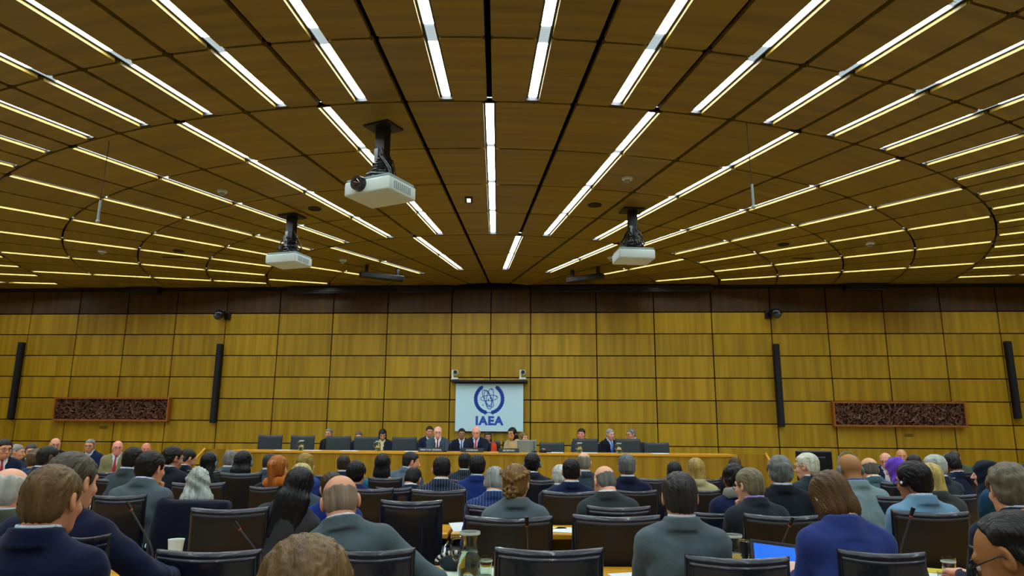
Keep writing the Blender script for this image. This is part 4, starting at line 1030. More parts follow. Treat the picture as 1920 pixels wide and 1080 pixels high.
for px0, py0, px1, py1, lab in ((205, 265, 183, 415, 'thin pendant microphone hanging on a wire beside the smoke detector above the relief'), (1400, 230, 1413, 388, 'thin pendant microphone hanging on a wire above the tall column by the monitor')):
    a = on_ceil(px0, py0, 0); b = at_d(px1, py1, a.y); b.x = a.x + (b.x-a.x)*.0; bz = b.z; sway = at_d(px1, py1, a.y).x-a.x
    t = thing('pendant_microphone', lab, 'microphone', Matrix.Translation(a))
    L = a.z-bz; MB().tube([(0, 0, 0), (sway*.5, 0, -L*.5), (sway*.9, 0, -L+.25)], .004, 6).obj('wire', BLK, t)
    MB().cyl((sway*.9, 0, -L+.26), (sway, 0, -L+.02), .014, n=10).obj('body', GREYP, t, smooth=True); MB().ball((sway, 0, -L), .024, 12).obj('capsule', mat('mic_capsule', '#b0b6a8', .5), t, smooth=True)
# projectors
def projector(px, py, dmount, size, drop, face, lens, label, seed):
    c = on_ceil(px, py, 0.); rr = random.Random(seed)
    t = thing('projector', label, 'projector', Matrix.Translation(c) @ Matrix.Rotation(face, 4, 'Z')); w, dp, h = size
    mt = MB(); mt.box((0, 0, -.012), (.34, .30, .024), bev=.004); mt.obj('ceiling_plate', BLK, t)
    MB().box((0, 0, -(drop-h)/2), (.13, .11, drop-h)).obj('pole', BLK, t)
    MB().box((-.04, -.058, -(drop-h)*.62), (.05, .006, (drop-h)*.42)).obj('pole_label', GREYM, t)
    z = -drop
    bd = MB().box((0, 0, z+h*.5), (w, dp, h*.72), bev=.022, seg=3).obj('casing', WHITEP, t, smooth=True)
    MB().box((0, 0, z+h*.92), (w*.95, dp*.94, h*.2), bev=.015, seg=2).obj('top_casing', GREYP, t, smooth=True)
    vb = MB()
    for i in range(9): vb.box((w*.5+.001, -dp*.3+i*dp*.07, z+h*.5), (.006, dp*.035, h*.38))
    vb.obj('vent_slats', GREYP, bd)
    if lens:
        lb = MB(); lb.cyl((-w*.13, -dp*.44, z+h*.62), (-w*.13, -dp*.5-.07, z+h*.62), .085, .080, 24).obj('lens_barrel', mat('lens_black', '#0d0f14', .3), bd, smooth=True)
        MB().ball((-w*.13, -dp*.5-.055, z+h*.62), .066, 18, (1, .35, 1)).obj('lens', mat('lens_glass', '#2a1418', .05, spec=1., coat=1), bd, smooth=True)
    MB().box((-.02 if lens else -.03, -.02, z+h+.06), (w*.42, dp*.32, .16 if not lens else .10), bev=.01).obj('bracket_box', mat('bracket_black', '#141b24', .45), t)
    for i in range(24):
        a0 = rr.uniform(0, 6.28); f_ = (i % 12)/12.; r0 = (.17-.10*f_)*rr.uniform(.85, 1.15); zc = z+h+.02+.26*f_
        if i % 2: pts = [(r0*math.cos(a0+q*.55), r0*math.sin(a0+q*.55)*.9, zc+rr.uniform(-.012, .02)) for q in range(12)]
        else: pts = [(.05*math.cos(a0), .05*math.sin(a0), z+h+.42-(i % 3)*.07), (.12*math.cos(a0+.4), .12*math.sin(a0+.4), z+h+.28), (.19*math.cos(a0+.9), .17*math.sin(a0+.9), z+h+.13), (.14*math.cos(a0+1.6), .14*math.sin(a0+1.6), z+h+.02)]
        MB().tube(pts, .006 if i % 3 else .009, 6).obj('cable', mat('cable_black', '#0b0c12', .35) if i % 5 else mat('cable_grey', '#8b949a', .4), t, smooth=True)
projector(719, 238, 0, (.62, .50, .22), .90, -.48, True, 'large white ceiling projector with exposed lens and coiled cables', 1)
projector(548, 405, 0, (.56, .46, .20), .86, -.33, False, 'white ceiling projector with upright cables, above the podium chairs nearer the headset women', 2)
projector(1185, 394, 0, (.56, .46, .20), .86, .10, False, 'white ceiling projector with loose stray cables, above the men talking at the podium', 3)

# ================================================================ DESK ROWS
def desk(x0, x1, y0, y1, label, group='rows of delegates desks', ztop=.74):
    w, dp = x1-x0, y1-y0; t = thing('conference_desk', label, 'desk', Matrix.Translation(((x0+x1)/2, (y0+y1)/2, 0)), group)
    MB().box((0, 0, ztop-.0175), (w, dp, .035), bev=.003).obj('desk_top', W_DESK, t)
    MB().box((0, dp/2-.08, ztop*.55), (w-.06, .02, ztop*.72)).obj('modesty_panel', W_DESKF, t)
    for s in (-1, 1): MB().box((s*(w/2-.05), 0, (ztop-.035)/2), (.03, dp-.12, ztop-.035)).obj('side_panel', mat('desk_leg_grey', '#2a3038', .5), t)
    return t
rows = [(3.62, 4.2, -4.1, 4.9, 'row one from the viewer'), (5.43, 5.97, -6, 6.4, 'row two'), (7.68, 8.13, -7.5, 7.5, 'row three'), (9.6, 10.05, -6.5, 6.5, 'row four')]
for ri, (a, b, xa, xb, lab) in enumerate(rows):
    edges = [x for x in np.arange(-.46-2.4*4, 12, 2.4) if xa-1.3 < x < xb+1.3]; n = len(edges)-1
    for i in range(n):
        desk(edges[i]+.012, edges[i+1]-.012, a, b, 'golden wooden desk, %s, %s from the end near the tan-suited man' % (lab, ordn[i]))
def paper(px, py, w, h, rz, label, m=PAPER, z=.741, tilt=0.):
    p = at_z(px, py, z) if py > 100 else at_d(px, 1000, py)
    p.z = z; o = MB().box((0, 0, .0015), (w, h, .003)).obj('paper', m, mw=Matrix.Translation(p) @ Matrix.Rotation(rz, 4, 'Z') @ Matrix.Rotation(tilt, 4, 'X')); tag(o, label, 'paper'); return o
def mic(px0, py0, px1, py1, d, label, ztab=.74):
    tip = at_d(px0, py0, d-.02); b0 = at_d(px1, py1, d); base = Vector((b0.x, d, ztab))
    t = thing('gooseneck_microphone', label, 'microphone', Matrix.Translation(base)); v = tip-base
    MB().box((0, 0, .018), (.12, .14, .036), bev=.01).obj('base', BLK, t)
    MB().tube([(0, 0, .03), (0, 0, .10), (v.x*.15, v.y*.3, .10+(v.z-.10)*.25), (v.x, v.y, v.z)], [.005, .005, .0045, .0045], 8).obj('gooseneck', mat('mic_neck', '#4a4f55', .35, metal=.5), t, smooth=True)
    dv = (v-Vector((v.x*.15, v.y*.3, .10+(v.z-.10)*.25))).normalized(); MB().cyl(v, v+dv*.045, .010, .0115, 12).obj('mic_head', BLK, t, smooth=True)
    MB().cyl(v-dv*.008, v, .0085, n=10).obj('light_ring', mat('red_ring', '#b0402a', .4), t)
mic(245, 955, 289, 1010, 3.95, 'thin gooseneck microphone on the desk beside the paper cup')
mic(449, 991, 483, 1012, 3.95, 'thin gooseneck microphone in front of the chair by the paper cup and country plate')
mic(988, 985, 990, 1020, 3.95, 'upright gooseneck microphone in front of the woman with the braided bun')
mic(1481, 985, 1456, 1020, 3.95, 'gooseneck microphone rising behind the tablet computer')
mic(1708, 967, 1683, 1010, 3.95, 'gooseneck microphone with red ring beside the name plate and drinking glass')
def pitcher(base, label, s=1., fill=.6, tint=None, hand=0.):
    t = thing('water_pitcher', label, 'pitcher', Matrix.Translation(base) @ Matrix.Rotation(hand, 4, 'Z') @ Matrix.Scale(s, 4))
    o = [(.045, 0), (.056, .006), (.062, .04), (.060, .085), (.048, .125), (.040, .150), (.041, .175), (.050, .205), (.052, .215)]; i = [(r-.004, z+.003) for r, z in o][::-1]
    MB().lathe(o+[(.050, .217)]+i, 28, cap=False).obj('jug', GLASS, t, smooth=True)
    MB().lathe([(.040, .006), (.052, .010), (.0575, .042), (.0555, .085), (.0445, .124), (.043, .126), (.001, .126)], 28).obj('water', WATER, t, smooth=True)
    MB().tube([(-.042, 0, .19), (-.085, 0, .185), (-.098, 0, .15), (-.09, 0, .10), (-.060, 0, .07)], .007, 8).obj('handle', GLASS, t, smooth=True)
    MB().lathe([(.0525, .205), (.0545, .212), (.0525, .219), (.0505, .212), (.0525, .205)], 28, cap=False).obj('rim', WHITEP, t, smooth=True)
    return t
def tumbler(base, label, s=1.):
    t = thing('drinking_glass', label, 'glass', Matrix.Translation(base) @ Matrix.Scale(s, 4)); MB().lathe([(.026, 0), (.030, .004), (.034, .09), (.036, .10), (.034, .10), (.032, .09), (.027, .008), (.001, .008)], 20, cap=False).obj('tumbler', GLASS, t, smooth=True)
    MB().lathe([(.0342, .075), (.0355, .080), (.0348, .085)], 20, cap=False).obj('frosted_band', WHITEP, t, smooth=True)
def desk_pt(px, y, z=.741): p = at_d(px, 1000, y); return Vector((p.x, y, z))
pitcher(desk_pt(881, 3.88), 'large clear water pitcher on the desk next to a glass and empty chair', 1.05)
tumbler(desk_pt(912, 3.90), 'clear drinking glass beside the large water pitcher')
pitcher(desk_pt(1372, 3.92), 'clear water pitcher behind the broad grey-suited back, by the tablet', 1.0, hand=PI)
tumbler(desk_pt(1772, 3.95), 'clear drinking glass by the red papers', 1.05)
tumbler(desk_pt(1757, 3.80), 'shallow clear dish-like glass among the red and white papers', .6)
c = thing('paper_cup', 'white paper cup behind an empty chair back', 'cup', Matrix.Translation(desk_pt(332, 4.15)) @ Matrix.Diagonal((1.08, 1.08, 1.45, 1)))
MB().lathe([(.028, 0), (.040, .092), (.042, .096), (.038, .094), (.026, .004), (.001, .004)], 24, cap=False).obj('cup', mat('cup_white', '#dfe8e0', .6), c, smooth=True)
paper(296, 4.0, .24, .33, .2, 'white sheets of paper on the desk under the leaning dark sleeve'); paper(330, 3.80, .22, .30, -.3, 'white sheet of paper nearer the empty chair, by the paper cup')
paper(500, 3.95, .22, .30, .4, 'pale printed sheet on the desk behind the brown-haired crown')
paper(905, 3.98, .55, .28, .05, 'pale cloth-like sheet of papers under the large water pitcher', mat('paper_green', '#cfdcc8', .8))
paper(1176, 3.9, .15, .21, .3, 'white sheet on the bare desk edge beside the grey-suited back')
paper(1748, 3.90, .30, .36, .2, 'red-covered document on the desk by the empty chair', mat('paper_red', '#d8281c', .6)); paper(1752, 3.98, .30, .26, -.15, 'white document lying over the red one', z=.746)
paper(1750, 4.08, .18, .14, -.5, 'small yellow-printed leaflet beside the shallow glass', mat('paper_yellow', '#d9c23a', .7), z=.75)
paper(863, 995, .12, .2, .5, 'folded white sheet standing on the second-row desk', tilt=.5); paper(1062, 994, .2, .28, -.3, 'white sheet on the second-row desk between two chairs'); paper(1047, 990, .12, .12, .1, 'small yellowish note block on the second-row desk', mat('paper_note', '#d8d070', .7))
paper(448, 935, .32, .22, .2, 'pale grey folder on the desk beside the small steel jug', mat('folder_grey', '#a9c0c6', .6))
paper(1305, 893, .3, .2, .1, 'white sheet in front of the blond woman in beige')
# loudspeaker box on the floor by the desk leg, bag, plates, tablet, laptop, monitor
b = at_d(845, 1030, 5.1); t = thing('floor_loudspeaker', 'black loudspeaker box standing below the desk gap behind the pitcher', 'speaker', Matrix.Translation((b.x, 5.3, 0)))
MB().box((0, 0, .33), (.26, .26, .66), bev=.01).obj('cabinet', BLK, t); MB().cyl((0, -.131, .50), (0, -.137, .50), .07, n=24).obj('woofer', mat('woofer', '#2b2f36', .5), t); MB().cyl((0, -.131, .34), (0, -.137, .34), .035, n=20).obj('tweeter', mat('woofer', '#2b2f36', .5), t)
t = thing('handbag', 'dark bag with black and white woven rim on the desk beside the pitcher', 'bag', Matrix.Translation(desk_pt(846, 4.05)))
MB().ball((0.03, 0, .04), .085, 18, (1.1, .7, .55)).obj('bag_body', mat('bag_cloth', '#1d2a38', .8), t, smooth=True)
wv = mat('woven_rim', '#d8dcd8', .7)
for i in range(14):
    a = PI*.98-i*.17; m_ = wv if i % 2 else BLK; MB().ball((.03+.105*math.cos(a), -.03, .045+.055*math.sin(a)), .012, 8).obj('woven_bead', m_, t)
def plate(px, py, d, s, label, w=.26, ztab=.74, face=PI, base=None, fs=.035, col='#e8efe8'):
    p = at_d(px, py, d); z = ztab if base is None else base
    t = thing('name_plate', label, 'name plate', Matrix.Translation((p.x, d, z)))
    b_ = MB(); v = [b_.bm.verts.new(q) for q in [(-w/2, -.03, 0), (w/2, -.03, 0), (w/2, .0, .075), (-w/2, .0, .075), (-w/2, .03, 0), (w/2, .03, 0)]]
    for f in ((0, 1, 2, 3), (3, 2, 5, 4), (0, 3, 4), (1, 5, 2), (0, 4, 5, 1)): b_.bm.faces.new([v[i] for i in f])
    b_.obj('plate_body', BLK, t)
    if s: text(s, fs, mat('plate_letters', col, .6), t, Matrix.Translation((0, -.0175, .036)) @ Matrix.Rotation(PI/2-.38, 4, 'X'), ext=.0005)
    return t
plate(444, 955, 7.68, 'PARAGUAY', 'black country name plate reading PARAGUAY behind an empty chair', .26, fs=.045)
plate(1690, 1020, 3.92, 'L  AU', 'black name plate with partly hidden white letters behind an empty chair', .24, fs=.05)
t = plate(1853, 940, 7.66, '', 'black name plate box with a white emblem square beside the orange lanyard man', .17); MB().box((0.01, -.02, .04), (.035, .004, .035)).obj('emblem', PAPER, t)
p = at_d(1455, 1045, 3.72); t = thing('tablet_computer', 'tablet computer with glowing blue screen held by the woman in blue', 'tablet', Matrix.Translation((p.x, 3.72, .78)) @ Matrix.Rotation(.12, 4, 'Y') @ Matrix.Rotation(-.45, 4, 'X'))
MB().box((0, 0, .08), (.25, .010, .20), bev=.004, seg=2).obj('casing', mat('tablet_case', '#20242c', .3), t); MB().box((0, -.006, .082), (.215, .002, .155)).obj('screen', mat('tablet_screen', '#1c56c0', .2, emit='#2b6fe0', es=.75), t)
p = at_d(988, 850, 12.9)
t = thing('laptop', 'open silver laptop on the podium desk beside the woman in beige', 'laptop', Matrix.Translation((p.x, at_z(988, 849, ZT).y+.30, ZT+.002)))
MB().box((0, .10, .008), (.36, .24, .016), bev=.004).obj('keyboard_base', GREYM, t); MB().box((0, -.03, .115), (.36, .012, .23), Matrix.Rotation(.2, 4, 'X'), bev=.005).obj('screen_lid', mat('laptop_lid', '#93a8ae', .35, metal=.4), t)
p = at_d(1525, 893, 8.0)
t = thing('flat_monitor', 'dark flat computer monitor seen from behind, next to the white-haired man', 'monitor', Matrix.Translation((p.x, 7.95, .74)))
MB().box((0, 0, .40), (.40, .05, .33), bev=.015, seg=2).obj('casing', mat('monitor_shell', '#10151f', .35), t); MB().box((0, -.035, .40), (.24, .03, .20), bev=.01).obj('rear_hump', BLK, t); MB().box((0, 0, .12), (.06, .04, .24)).obj('stand', BLK, t); MB().box((0, 0, .01), (.26, .18, .02)).obj('foot', BLK, t)
t = thing('steel_jug', 'small steel vacuum jug on the desk beside the grey-haired woman', 'jug', Matrix.Translation(desk_pt(424, 7.9))); MB().lathe([(.05, 0), (.055, .02), (.052, .14), (.035, .17), (.033, .19), (.001, .195)], 20).obj('jug_body', CHROME, t, smooth=True); MB().tube([(.05, 0, .15), (.09, 0, .13), (.09, 0, .07), (.053, 0, .05)], .007, 6).obj('handle', CHROME, t, smooth=True)
# podium desk articles
def pod_pt(px, dn=.2): q = at_z(px, 849, ZT); uu = on_wall(px, 849, N0)[0]; return wp(uu, N0-dn, ZT+.001)
for px, lab in ((557, 'podium pitcher in front of the second empty chair'), (703, 'podium pitcher near the woman with bowed black hair'), (1088, 'podium pitcher in front of the smiling dark-haired man'), (1163, 'podium pitcher near the man with the bright blue tie')):
    pitcher(pod_pt(px), 'small clear water ' + lab, .85, tint=1)
for px, w_, s, lab in ((808, .46, 'DIRECTOR GENERAL', 'black name plate reading DIRECTOR GENERAL on the podium desk'), (885, .42, 'CHAIRMAN', 'black name plate reading CHAIRMAN on the podium desk'), (954, .38, 'SECRETARY', 'black name plate reading SECRETARY on the podium desk')):
    q = pod_pt(px, .10); t = plate(px, 847, q.y, s, lab, w_, base=ZT+.001, fs=.042)
for px, lab in ((650, 'in front of the third and fourth empty chairs'), (770, 'beside the pitcher by the bowed woman'), (1040, 'next to the dark telephone'), (1105, 'before the smiling man'), (1240, 'before the last empty chair'), (525, 'before the first empty chair'), (580, 'beside the second empty chair')):
    q = pod_pt(px, .18); o = MB().box((0, 0, .004), (.30, .21, .008)).obj('paper', PAPER, mw=Matrix.Translation(q)); tag(o, 'small white papers on the podium ' + lab, 'paper')
q = pod_pt(1022, .22); t = thing('desk_telephone', 'dark telephone on the podium desk beside the silver laptop', 'telephone', Matrix.Translation(q)); MB().box((0, 0, .025), (.22, .18, .05), bev=.012).obj('telephone_base', BLK, t); MB().box((-.03, 0, .062), (.06, .2, .03), bev=.012, seg=2).obj('handset', GREYM, t)
for px, lab in ((830, 'between the two chairmen plates'), (1001, 'beside the laptop')):
    q = pod_pt(px, .2); t = thing('gooseneck_microphone', 'short dark gooseneck microphone on the podium desk ' + lab, 'microphone', Matrix.Translation(q)); MB().box((0, 0, .015), (.1, .12, .03), bev=.006).obj('base', BLK, t); MB().tube([(0, 0, .02), (0, .02, .12), (0, .06, .2)], .006, 6).obj('gooseneck', BLK, t)
# ================================================================ EMPTY / VISIBLE CHAIRS (measured by their top edges)
CHL = [  # xl, xr, ytop, distance, turn, cover, label
 (290, 488, 1030, 3.38, -.04, 'A', 'empty navy-black leather chair behind the paper cup'),
 (926, 1133, 1027, 3.36, 0, 'A', 'empty navy-black leather chair beside the large water pitcher'),
 (1286, 1480, 1042, 3.2, .10, 'A', 'empty navy-black leather chair in front of the tablet computer'),
 (1577, 1730, 1032, 3.15, .22, 'A', 'navy-black leather chair behind the woman in the blue sweater'),
 (600, 778, 1027, 3.08, 0, 'A', 'navy-black leather chair of the leaning bald man in grey-green'),
 (361, 501, 951, 4.30, -.20, 'B', 'empty brown-black leather chair between the paper cup and the long black hair'),
 (870, 1037, 967, 4.22, 0, 'B', 'brown-black leather chair of the woman with the braided bun'),
 (1073, 1240, 965, 4.20, 0, 'B', 'empty brown-black leather chair behind the upright pale grey-suited back'),
 (1397, 1532, 964, 4.25, .18, 'B', 'empty brown-black leather chair beyond the tablet computer'),
 (1678, 1812, 957, 4.22, .20, 'B', 'brown-black leather chair of the man with the white earphone'),
 (108, 204, 1001, 2.78, -.15, 'A', 'navy-black leather chair of the man reaching over papers'),
 (1822, 1905, 1024, 3.35, .2, 'A', 'navy-black leather chair of the man with the orange lanyard'),
 (304, 428, 941, 5.0, -.05, 'A', 'leather chair of the grey-haired woman, hung with a dark coat'),
 (182, 270, 927, 5.0, -.30, 'A', 'navy-black leather chair between two men, beside the draped chair'),
 (712, 830, 937, 4.95, 0, 'A', 'large navy-black leather chair beyond the bald leaning man\'s shoulder'),
 (875, 985, 946, 5.42, 0, 'A', 'navy-black leather chair of the man in blue pinstripe with grey hair'),
 (1100, 1221, 948, 4.98, 0, 'A', 'navy-black leather chair of the bald man looking down'),
 (1290, 1382, 959, 5.3, .05, 'A', 'navy-black leather chair of the person with the tangled black hair'),
 (1473, 1560, 932, 5.48, .15, 'A', 'navy-black leather chair of the grey curly-haired man in black suit'),
 (1623, 1720, 927, 5.3, .18, 'A', 'navy-black leather chair in front of the man in pale blue-grey suit'),
 (1760, 1826, 925, 6.0, .35, 'A', 'empty navy-black leather chair beside the headscarf in navy'),
 (770, 874, 917, 5.8, 0, 'B', 'brown-black leather chair of the man in dark pinstripe with black hair'),
 (1016, 1120, 920, 5.85, 0, 'B', 'brown-black leather chair of the black-haired man in navy suit'),
 (652, 738, 914, 5.75, 0, 'B', 'brown-black leather chair of the thick black-haired man in blue'),
 (1155, 1233, 918, 6.6, 0, 'B', 'leather chair of the grey-haired man in navy at the podium side'),
 (1290, 1352, 917, 6.6, 0, 'B', 'leather chair beyond the broad grey-suited man\'s head'),
 (182, 240, 896, 6.6, -.30, 'B', 'leather chair beside the dark-haired man resting his chin'),
 (182, 216, 884, 7.2, -.45, 'A', 'slim view of a leather chair beyond the navy-suited men at the table'),
 (322, 420, 904, 6.1, -.10, 'B', 'brown-black leather chair just beyond the long grey hair'),
 (412, 490, 885, 6.95, -.08, 'B', 'brown-black leather chair of the long black-haired woman with headset'),
 (350, 415, 881, 7.65, -.1, 'B', 'leather chair of the black-haired woman with white headset band'),
 (467, 522, 911, 6.08, -.05, 'B', 'leather chair of the redhead in orange scarf'),
 (690, 754, 894, 7.25, 0, 'B', 'leather chair of the woman with teal top and bare nape'),
 (704, 772, 913, 6.4, 0, 'A', 'leather chair of the man with bowed black head'),
 (843, 900, 898, 7.8, 0, 'B', 'leather chair of the man in blue suit with short black hair'),
 (985, 1044, 898, 7.3, 0, 'A', 'leather chair of the man with black headset over a dark head'),
 (1196, 1258, 896, 7.6, 0, 'A', 'leather chair nearest the short dark bob'),
 (1310, 1352, 897, 8.2, 0, 'A', 'leather chair beside the blond woman in beige'),
 (583, 630, 889, 7.6, 0, 'B', 'leather chair of the blond woman in blue jacket'),
 (1521, 1562, 888, 6.3, .2, 'A', 'leather chair of the white-haired man in glasses'),
 (1652, 1690, 903, 6.6, .2, 'A', 'leather chair of the balding man in blue-grey suit'),
 (1752, 1790, 894, 7.2, .3, 'A', 'leather chair of the blond woman in green-grey'),
 (1804, 1824, 883, 7.8, .6, 'A', 'leather chair of the man with the grey headset at the wall side'),
]
for xl, xr, y, d, rz, cv, lab in CHL:
    chair_at(lab, xl, xr, y, d, -rz, 0, cv)
# coat over one chair
a, b = at_d(302, 940, 5.0), at_d(430, 940, 5.0); cx = (a.x+b.x)/2; w = b.x-a.x
t = thing('draped_coat', 'dark navy coat hung over the back of the grey-haired woman\'s chair', 'coat', Matrix.Translation((cx, 5.0, a.z)))
def f_coat(P):
    x, y, z = P[..., 0], P[..., 1], P[..., 2]; d = rbox(P, (0, .0, -.28), (w/2+.012+.0, .062, .29), .035); d = smin(d, ell(P, (-w/2+.03, -.03, -.25), (.06, .07, .28)), .05)
    d = smin(d, ell(P, (w/2-.06, -.035, -.30), (.05, .06, .28)), .05)
    return d+.006*np.sin(40*x+3*np.sin(6*z))*np.clip(-z*4, 0, 1)+.004*wob(P, 20, 3)
link('coat_cloth', arr_mesh('coat_cloth', *sd_build(f_coat, (-w/2-.1, -.14, -.62), (w/2+.1, .1, .04), .014), clothmat('0f1628')), parent=t)
for xl, xr, y, lab in ((486, 531, 815, 'first empty podium chair, nearest the parapet by the headset women'), (547, 591, 816, 'second empty podium chair, behind a pitcher'), (613, 659, 817, 'third empty podium chair, in front of the grey-haired man in black'), (665, 711, 818, 'fourth empty podium chair, beside the bowed black-haired woman'), (736, 782, 819, 'fifth empty podium chair, next to the director with glasses'), (1011, 1058, 829, 'low empty podium chair beside the silver laptop'), (1073, 1121, 822, 'empty podium chair in front of the smiling dark-haired man'), (1152, 1200, 822, 'empty podium chair between the two grey-haired men talking'), (1206, 1254, 829, 'last empty podium chair at the bare end of the desk')):
    d = at_d((xl+xr)/2, 849, 1).x; q = pod_pt((xl+xr)/2, 1.0); chair_at('dark leather ' + lab, xl, xr, y, q.y, YAW*1., DZ, 'C', 'empty chairs on the podium', flip=True)
# ================================================================ PEOPLE
LF, RT = -1., 1.
G1 = 'delegates seated in the hall'; G2 = 'people at the podium'; G3 = 'people seated along the panelled wall'
def P_(*a, **k): return person(*a, **k)
S0 = dict(group=G1, chair=False)
# --- closest
P_('man with short brown hair and navy suit, seen from behind, largest figure', 108, 871, 2.55, skin='c98862', hair='short', hc='6a5232', tc='101a3a', face=.30, hy=.32, hp=.08, lean=.10, w=1.04, arm='desk', group=G1, chair=True)
P_('man in dark navy suit with greying brown hair, arm reaching over papers', 143, 847, 3.15, skin='cf9472', hair='full', hc='4b4436', tc='0f1834', face=.25, hy=.55, hp=.10, lean=.16, arm='reachR', group=G1, chair=False)
P_('balding white-haired man with glasses temple and olive-grey jacket', 24, 880, 3.5, skin='d39a80', hair='fringe', hc='b5b6ad', tc='4f5646', face=.1, hy=.55, hp=.15, extra=('glasses',), group=G1, chair=True)
P_('crown of a woman with highlighted brown hair, cut off at the picture edge', 578, 999, 1.45, skin='d2a184', hair='bob', hc='6e5530', top='round', tc='3b3f46', fem=True, hp=.05, lean=.05, hs=1.10, group=G1, chair=True)
P_('bald man in grey-green suit leaning over with one elbow stuck out', 641, 897, 3.30, skin='c48a68', hair='bald', hc='8d7a66', tc='506064', face=-.05, hy=.10, hp=.42, hr=-.12, lean=.30, roll=-.16, arm='akimbo', w=1.02, **S0)
P_('dark-skinned man resting his head on fingers, glasses held low, at the picture corner', 1893, 969, 1.95, skin='946236', hair='recede', hc='12100e', tc='1a1c24', face=-.75, hy=-.55, hp=.45, hr=.1, lean=.2, arm='clasp', extra=('glasses',), group=G1, chair=True)
P_('man in grey suit with dark wavy hair, seen squarely from behind', 1272, 884, 3.48, skin='c88f70', hair='full', hc='33302c', tc='59686e', hy=-.15, hp=.05, lean=.05, w=.97, face=0, **S0)
P_('woman in blue sweater with brown bob, head bowed over a tablet', 1556, 889, 3.45, skin='d8a88a', hair='bob', hc='5c4226', top='turtle', tc='2a3a7a', fem=True, face=-.15, hy=-.35, hp=.50, hr=-.15, lean=.25, arm='tablet', w=1.06, b=1.1, **S0)
P_('man in navy suit with orange lanyard and curly greying hair', 1886, 866, 3.5, skin='cf9a7c', hair='curly', hc='6b6350', tc='0f1930', face=-.30, hy=-.15, hp=.10, lean=.18, w=1.06, arm='desk', extra=('lanyard:e08018',), **S0)
P_('black-haired man with white earphone and light blue suit', 1708, 864, 4.5, skin='a8704a', hair='thick', hc='100e10', tc='6d97b4', face=-.28, hy=-.60, hp=.12, lean=.15, extra=('earphone', 'glasses'), w=.94, **S0)
# --- B / C rows
P_('man in charcoal-grey suit resting chin on hand, dark hair', 287, 845, 5.35, skin='c98f70', hair='thick', hc='17120f', tc='505e64', face=.30, hy=.50, hp=.10, lean=.28, arm='chinR', group=G1, chair=False)
P_('woman with long wavy silver-grey hair', 374, 876, 5.3, skin='d2a488', hair='wavy', hc='a9b4ac', top='round', tc='6a3a38', fem=True, hp=.08, lean=.06, **S0)
P_('woman with very long straight black hair leaning sideways', 560, 876, 4.55, skin='c99672', hair='xlong', hc='0b0b10', top='jacket', tc='33363a', fem=True, hr=.25, roll=.22, hp=.12, lean=.15, hy=.05, hs=1.08, **S0)
P_('woman with braided bun and grey blazer', 968, 869, 4.5, skin='d3a283', hair='bun', hc='7a5c30', top='jacket', tc='5b6c72', fem=True, hy=.25, hp=.08, lean=.06, **S0)
P_('man in bright blue suit with brown hair, partly behind the bald man', 624, 886, 4.9, skin='c88c6a', hair='short', hc='3a2a18', tc='182f80', hy=-.15, hp=.25, hr=-.08, lean=.18, **S0)
P_('bald man in dark grey suit with glasses, looking down', 1133, 877, 5.25, skin='d09a7c', hair='bald', hc='70706a', tc='323c40', hy=-.45, hp=.42, lean=.18, roll=-.05, extra=('glasses',), shirt='dfe6ea', **S0)
P_('man with fair greying hair resting chin on hand, lilac collar', 1402, 877, 4.85, skin='d6a284', hair='full', hc='7a7258', tc='242c34', face=-.35, hy=-.50, hp=.12, lean=.22, arm='chinL', shirt='a090d8', extra=('glasses',), **S0)
P_('person with tangled black hair and fur collar in navy jacket', 1376, 869, 5.45, skin='8a5a3c', hair='curly', hc='0c0b0d', top='jacket', tc='142045', fem=True, hy=-.2, hp=.3, lean=.2, extra=('scarf:8c8a80',), **S0)
P_('man with curly grey hair and black suit beside the white-haired man', 1460, 853, 5.75, skin='cc9474', hair='curly', hc='6c706c', tc='151d26', face=-.1, hy=-.15, hp=.06, lean=.08, w=1.06, **S0)
P_('bald dark-skinned man with headset in pale blue-grey suit', 1590, 853, 5.55, skin='95683c', hair='none', hc='6b5530', tc='7b9296', face=-.25, hy=-.35, hp=.22, lean=.2, shirt='3848a8', extra=('headset',), **S0)
# --- D rows
P_('man with black hair and dark pinstripe suit, white collar', 829, 856, 6.05, skin='b98560', hair='short', hc='0e0e12', tc='20293a', hp=.22, lean=.14, pin=True, shirt='e4eef2', **S0)
P_('black-haired man in navy suit with white collar beside the grey head', 1071, 860, 6.1, skin='bf8c66', hair='short', hc='0d0d11', tc='142040', hp=.12, lean=.08, shirt='dde6ea', **S0)
P_('grey-haired man in blue pinstripe suit, head bowed', 928, 877, 5.7, skin='cd987a', hair='full', hc='8d928c', tc='22366a', hp=.40, lean=.24, pin=True, hy=.1, **S0)
P_('man with thick black bowl-like hair in blue jacket', 669, 863, 6.0, skin='b47f5a', hair='thick', hc='09090c', top='jacket', tc='182a62', hy=.35, hp=.10, lean=.08, **S0)
P_('man with black hair bowed low, white collar, navy suit', 775, 879, 6.7, skin='b88460', hair='short', hc='0e0d10', tc='14203c', hp=.55, hr=.1, hy=.3, lean=.34, shirt='e0e8ec', **S0)
P_('man in navy suit with dense grey hair, facing the emblem', 1175, 851, 6.75, skin='cc9676', hair='full', hc='5f6466', tc='101a34', hp=.05, lean=.05, **S0)
P_('tousled black-haired man in royal blue suit before the name plates', 895, 852, 7.1, skin='b88662', hair='thick', hc='141519', tc='142c6c', hp=.10, lean=.12, **S0)
P_('man in dark suit with short black hair beside the royal blue suit', 872, 849, 8.2, skin='b98762', hair='full', hc='0d0f13', tc='18222e', hp=.08, lean=.08, pin=True, **S0)
P_('man with black headset over dark hair near the laptop', 998, 849, 7.6, skin='6e482c', hair='full', hc='0c0c0f', tc='1c2834', hp=.05, hy=.1, lean=.06, extra=('headset',), **S0)
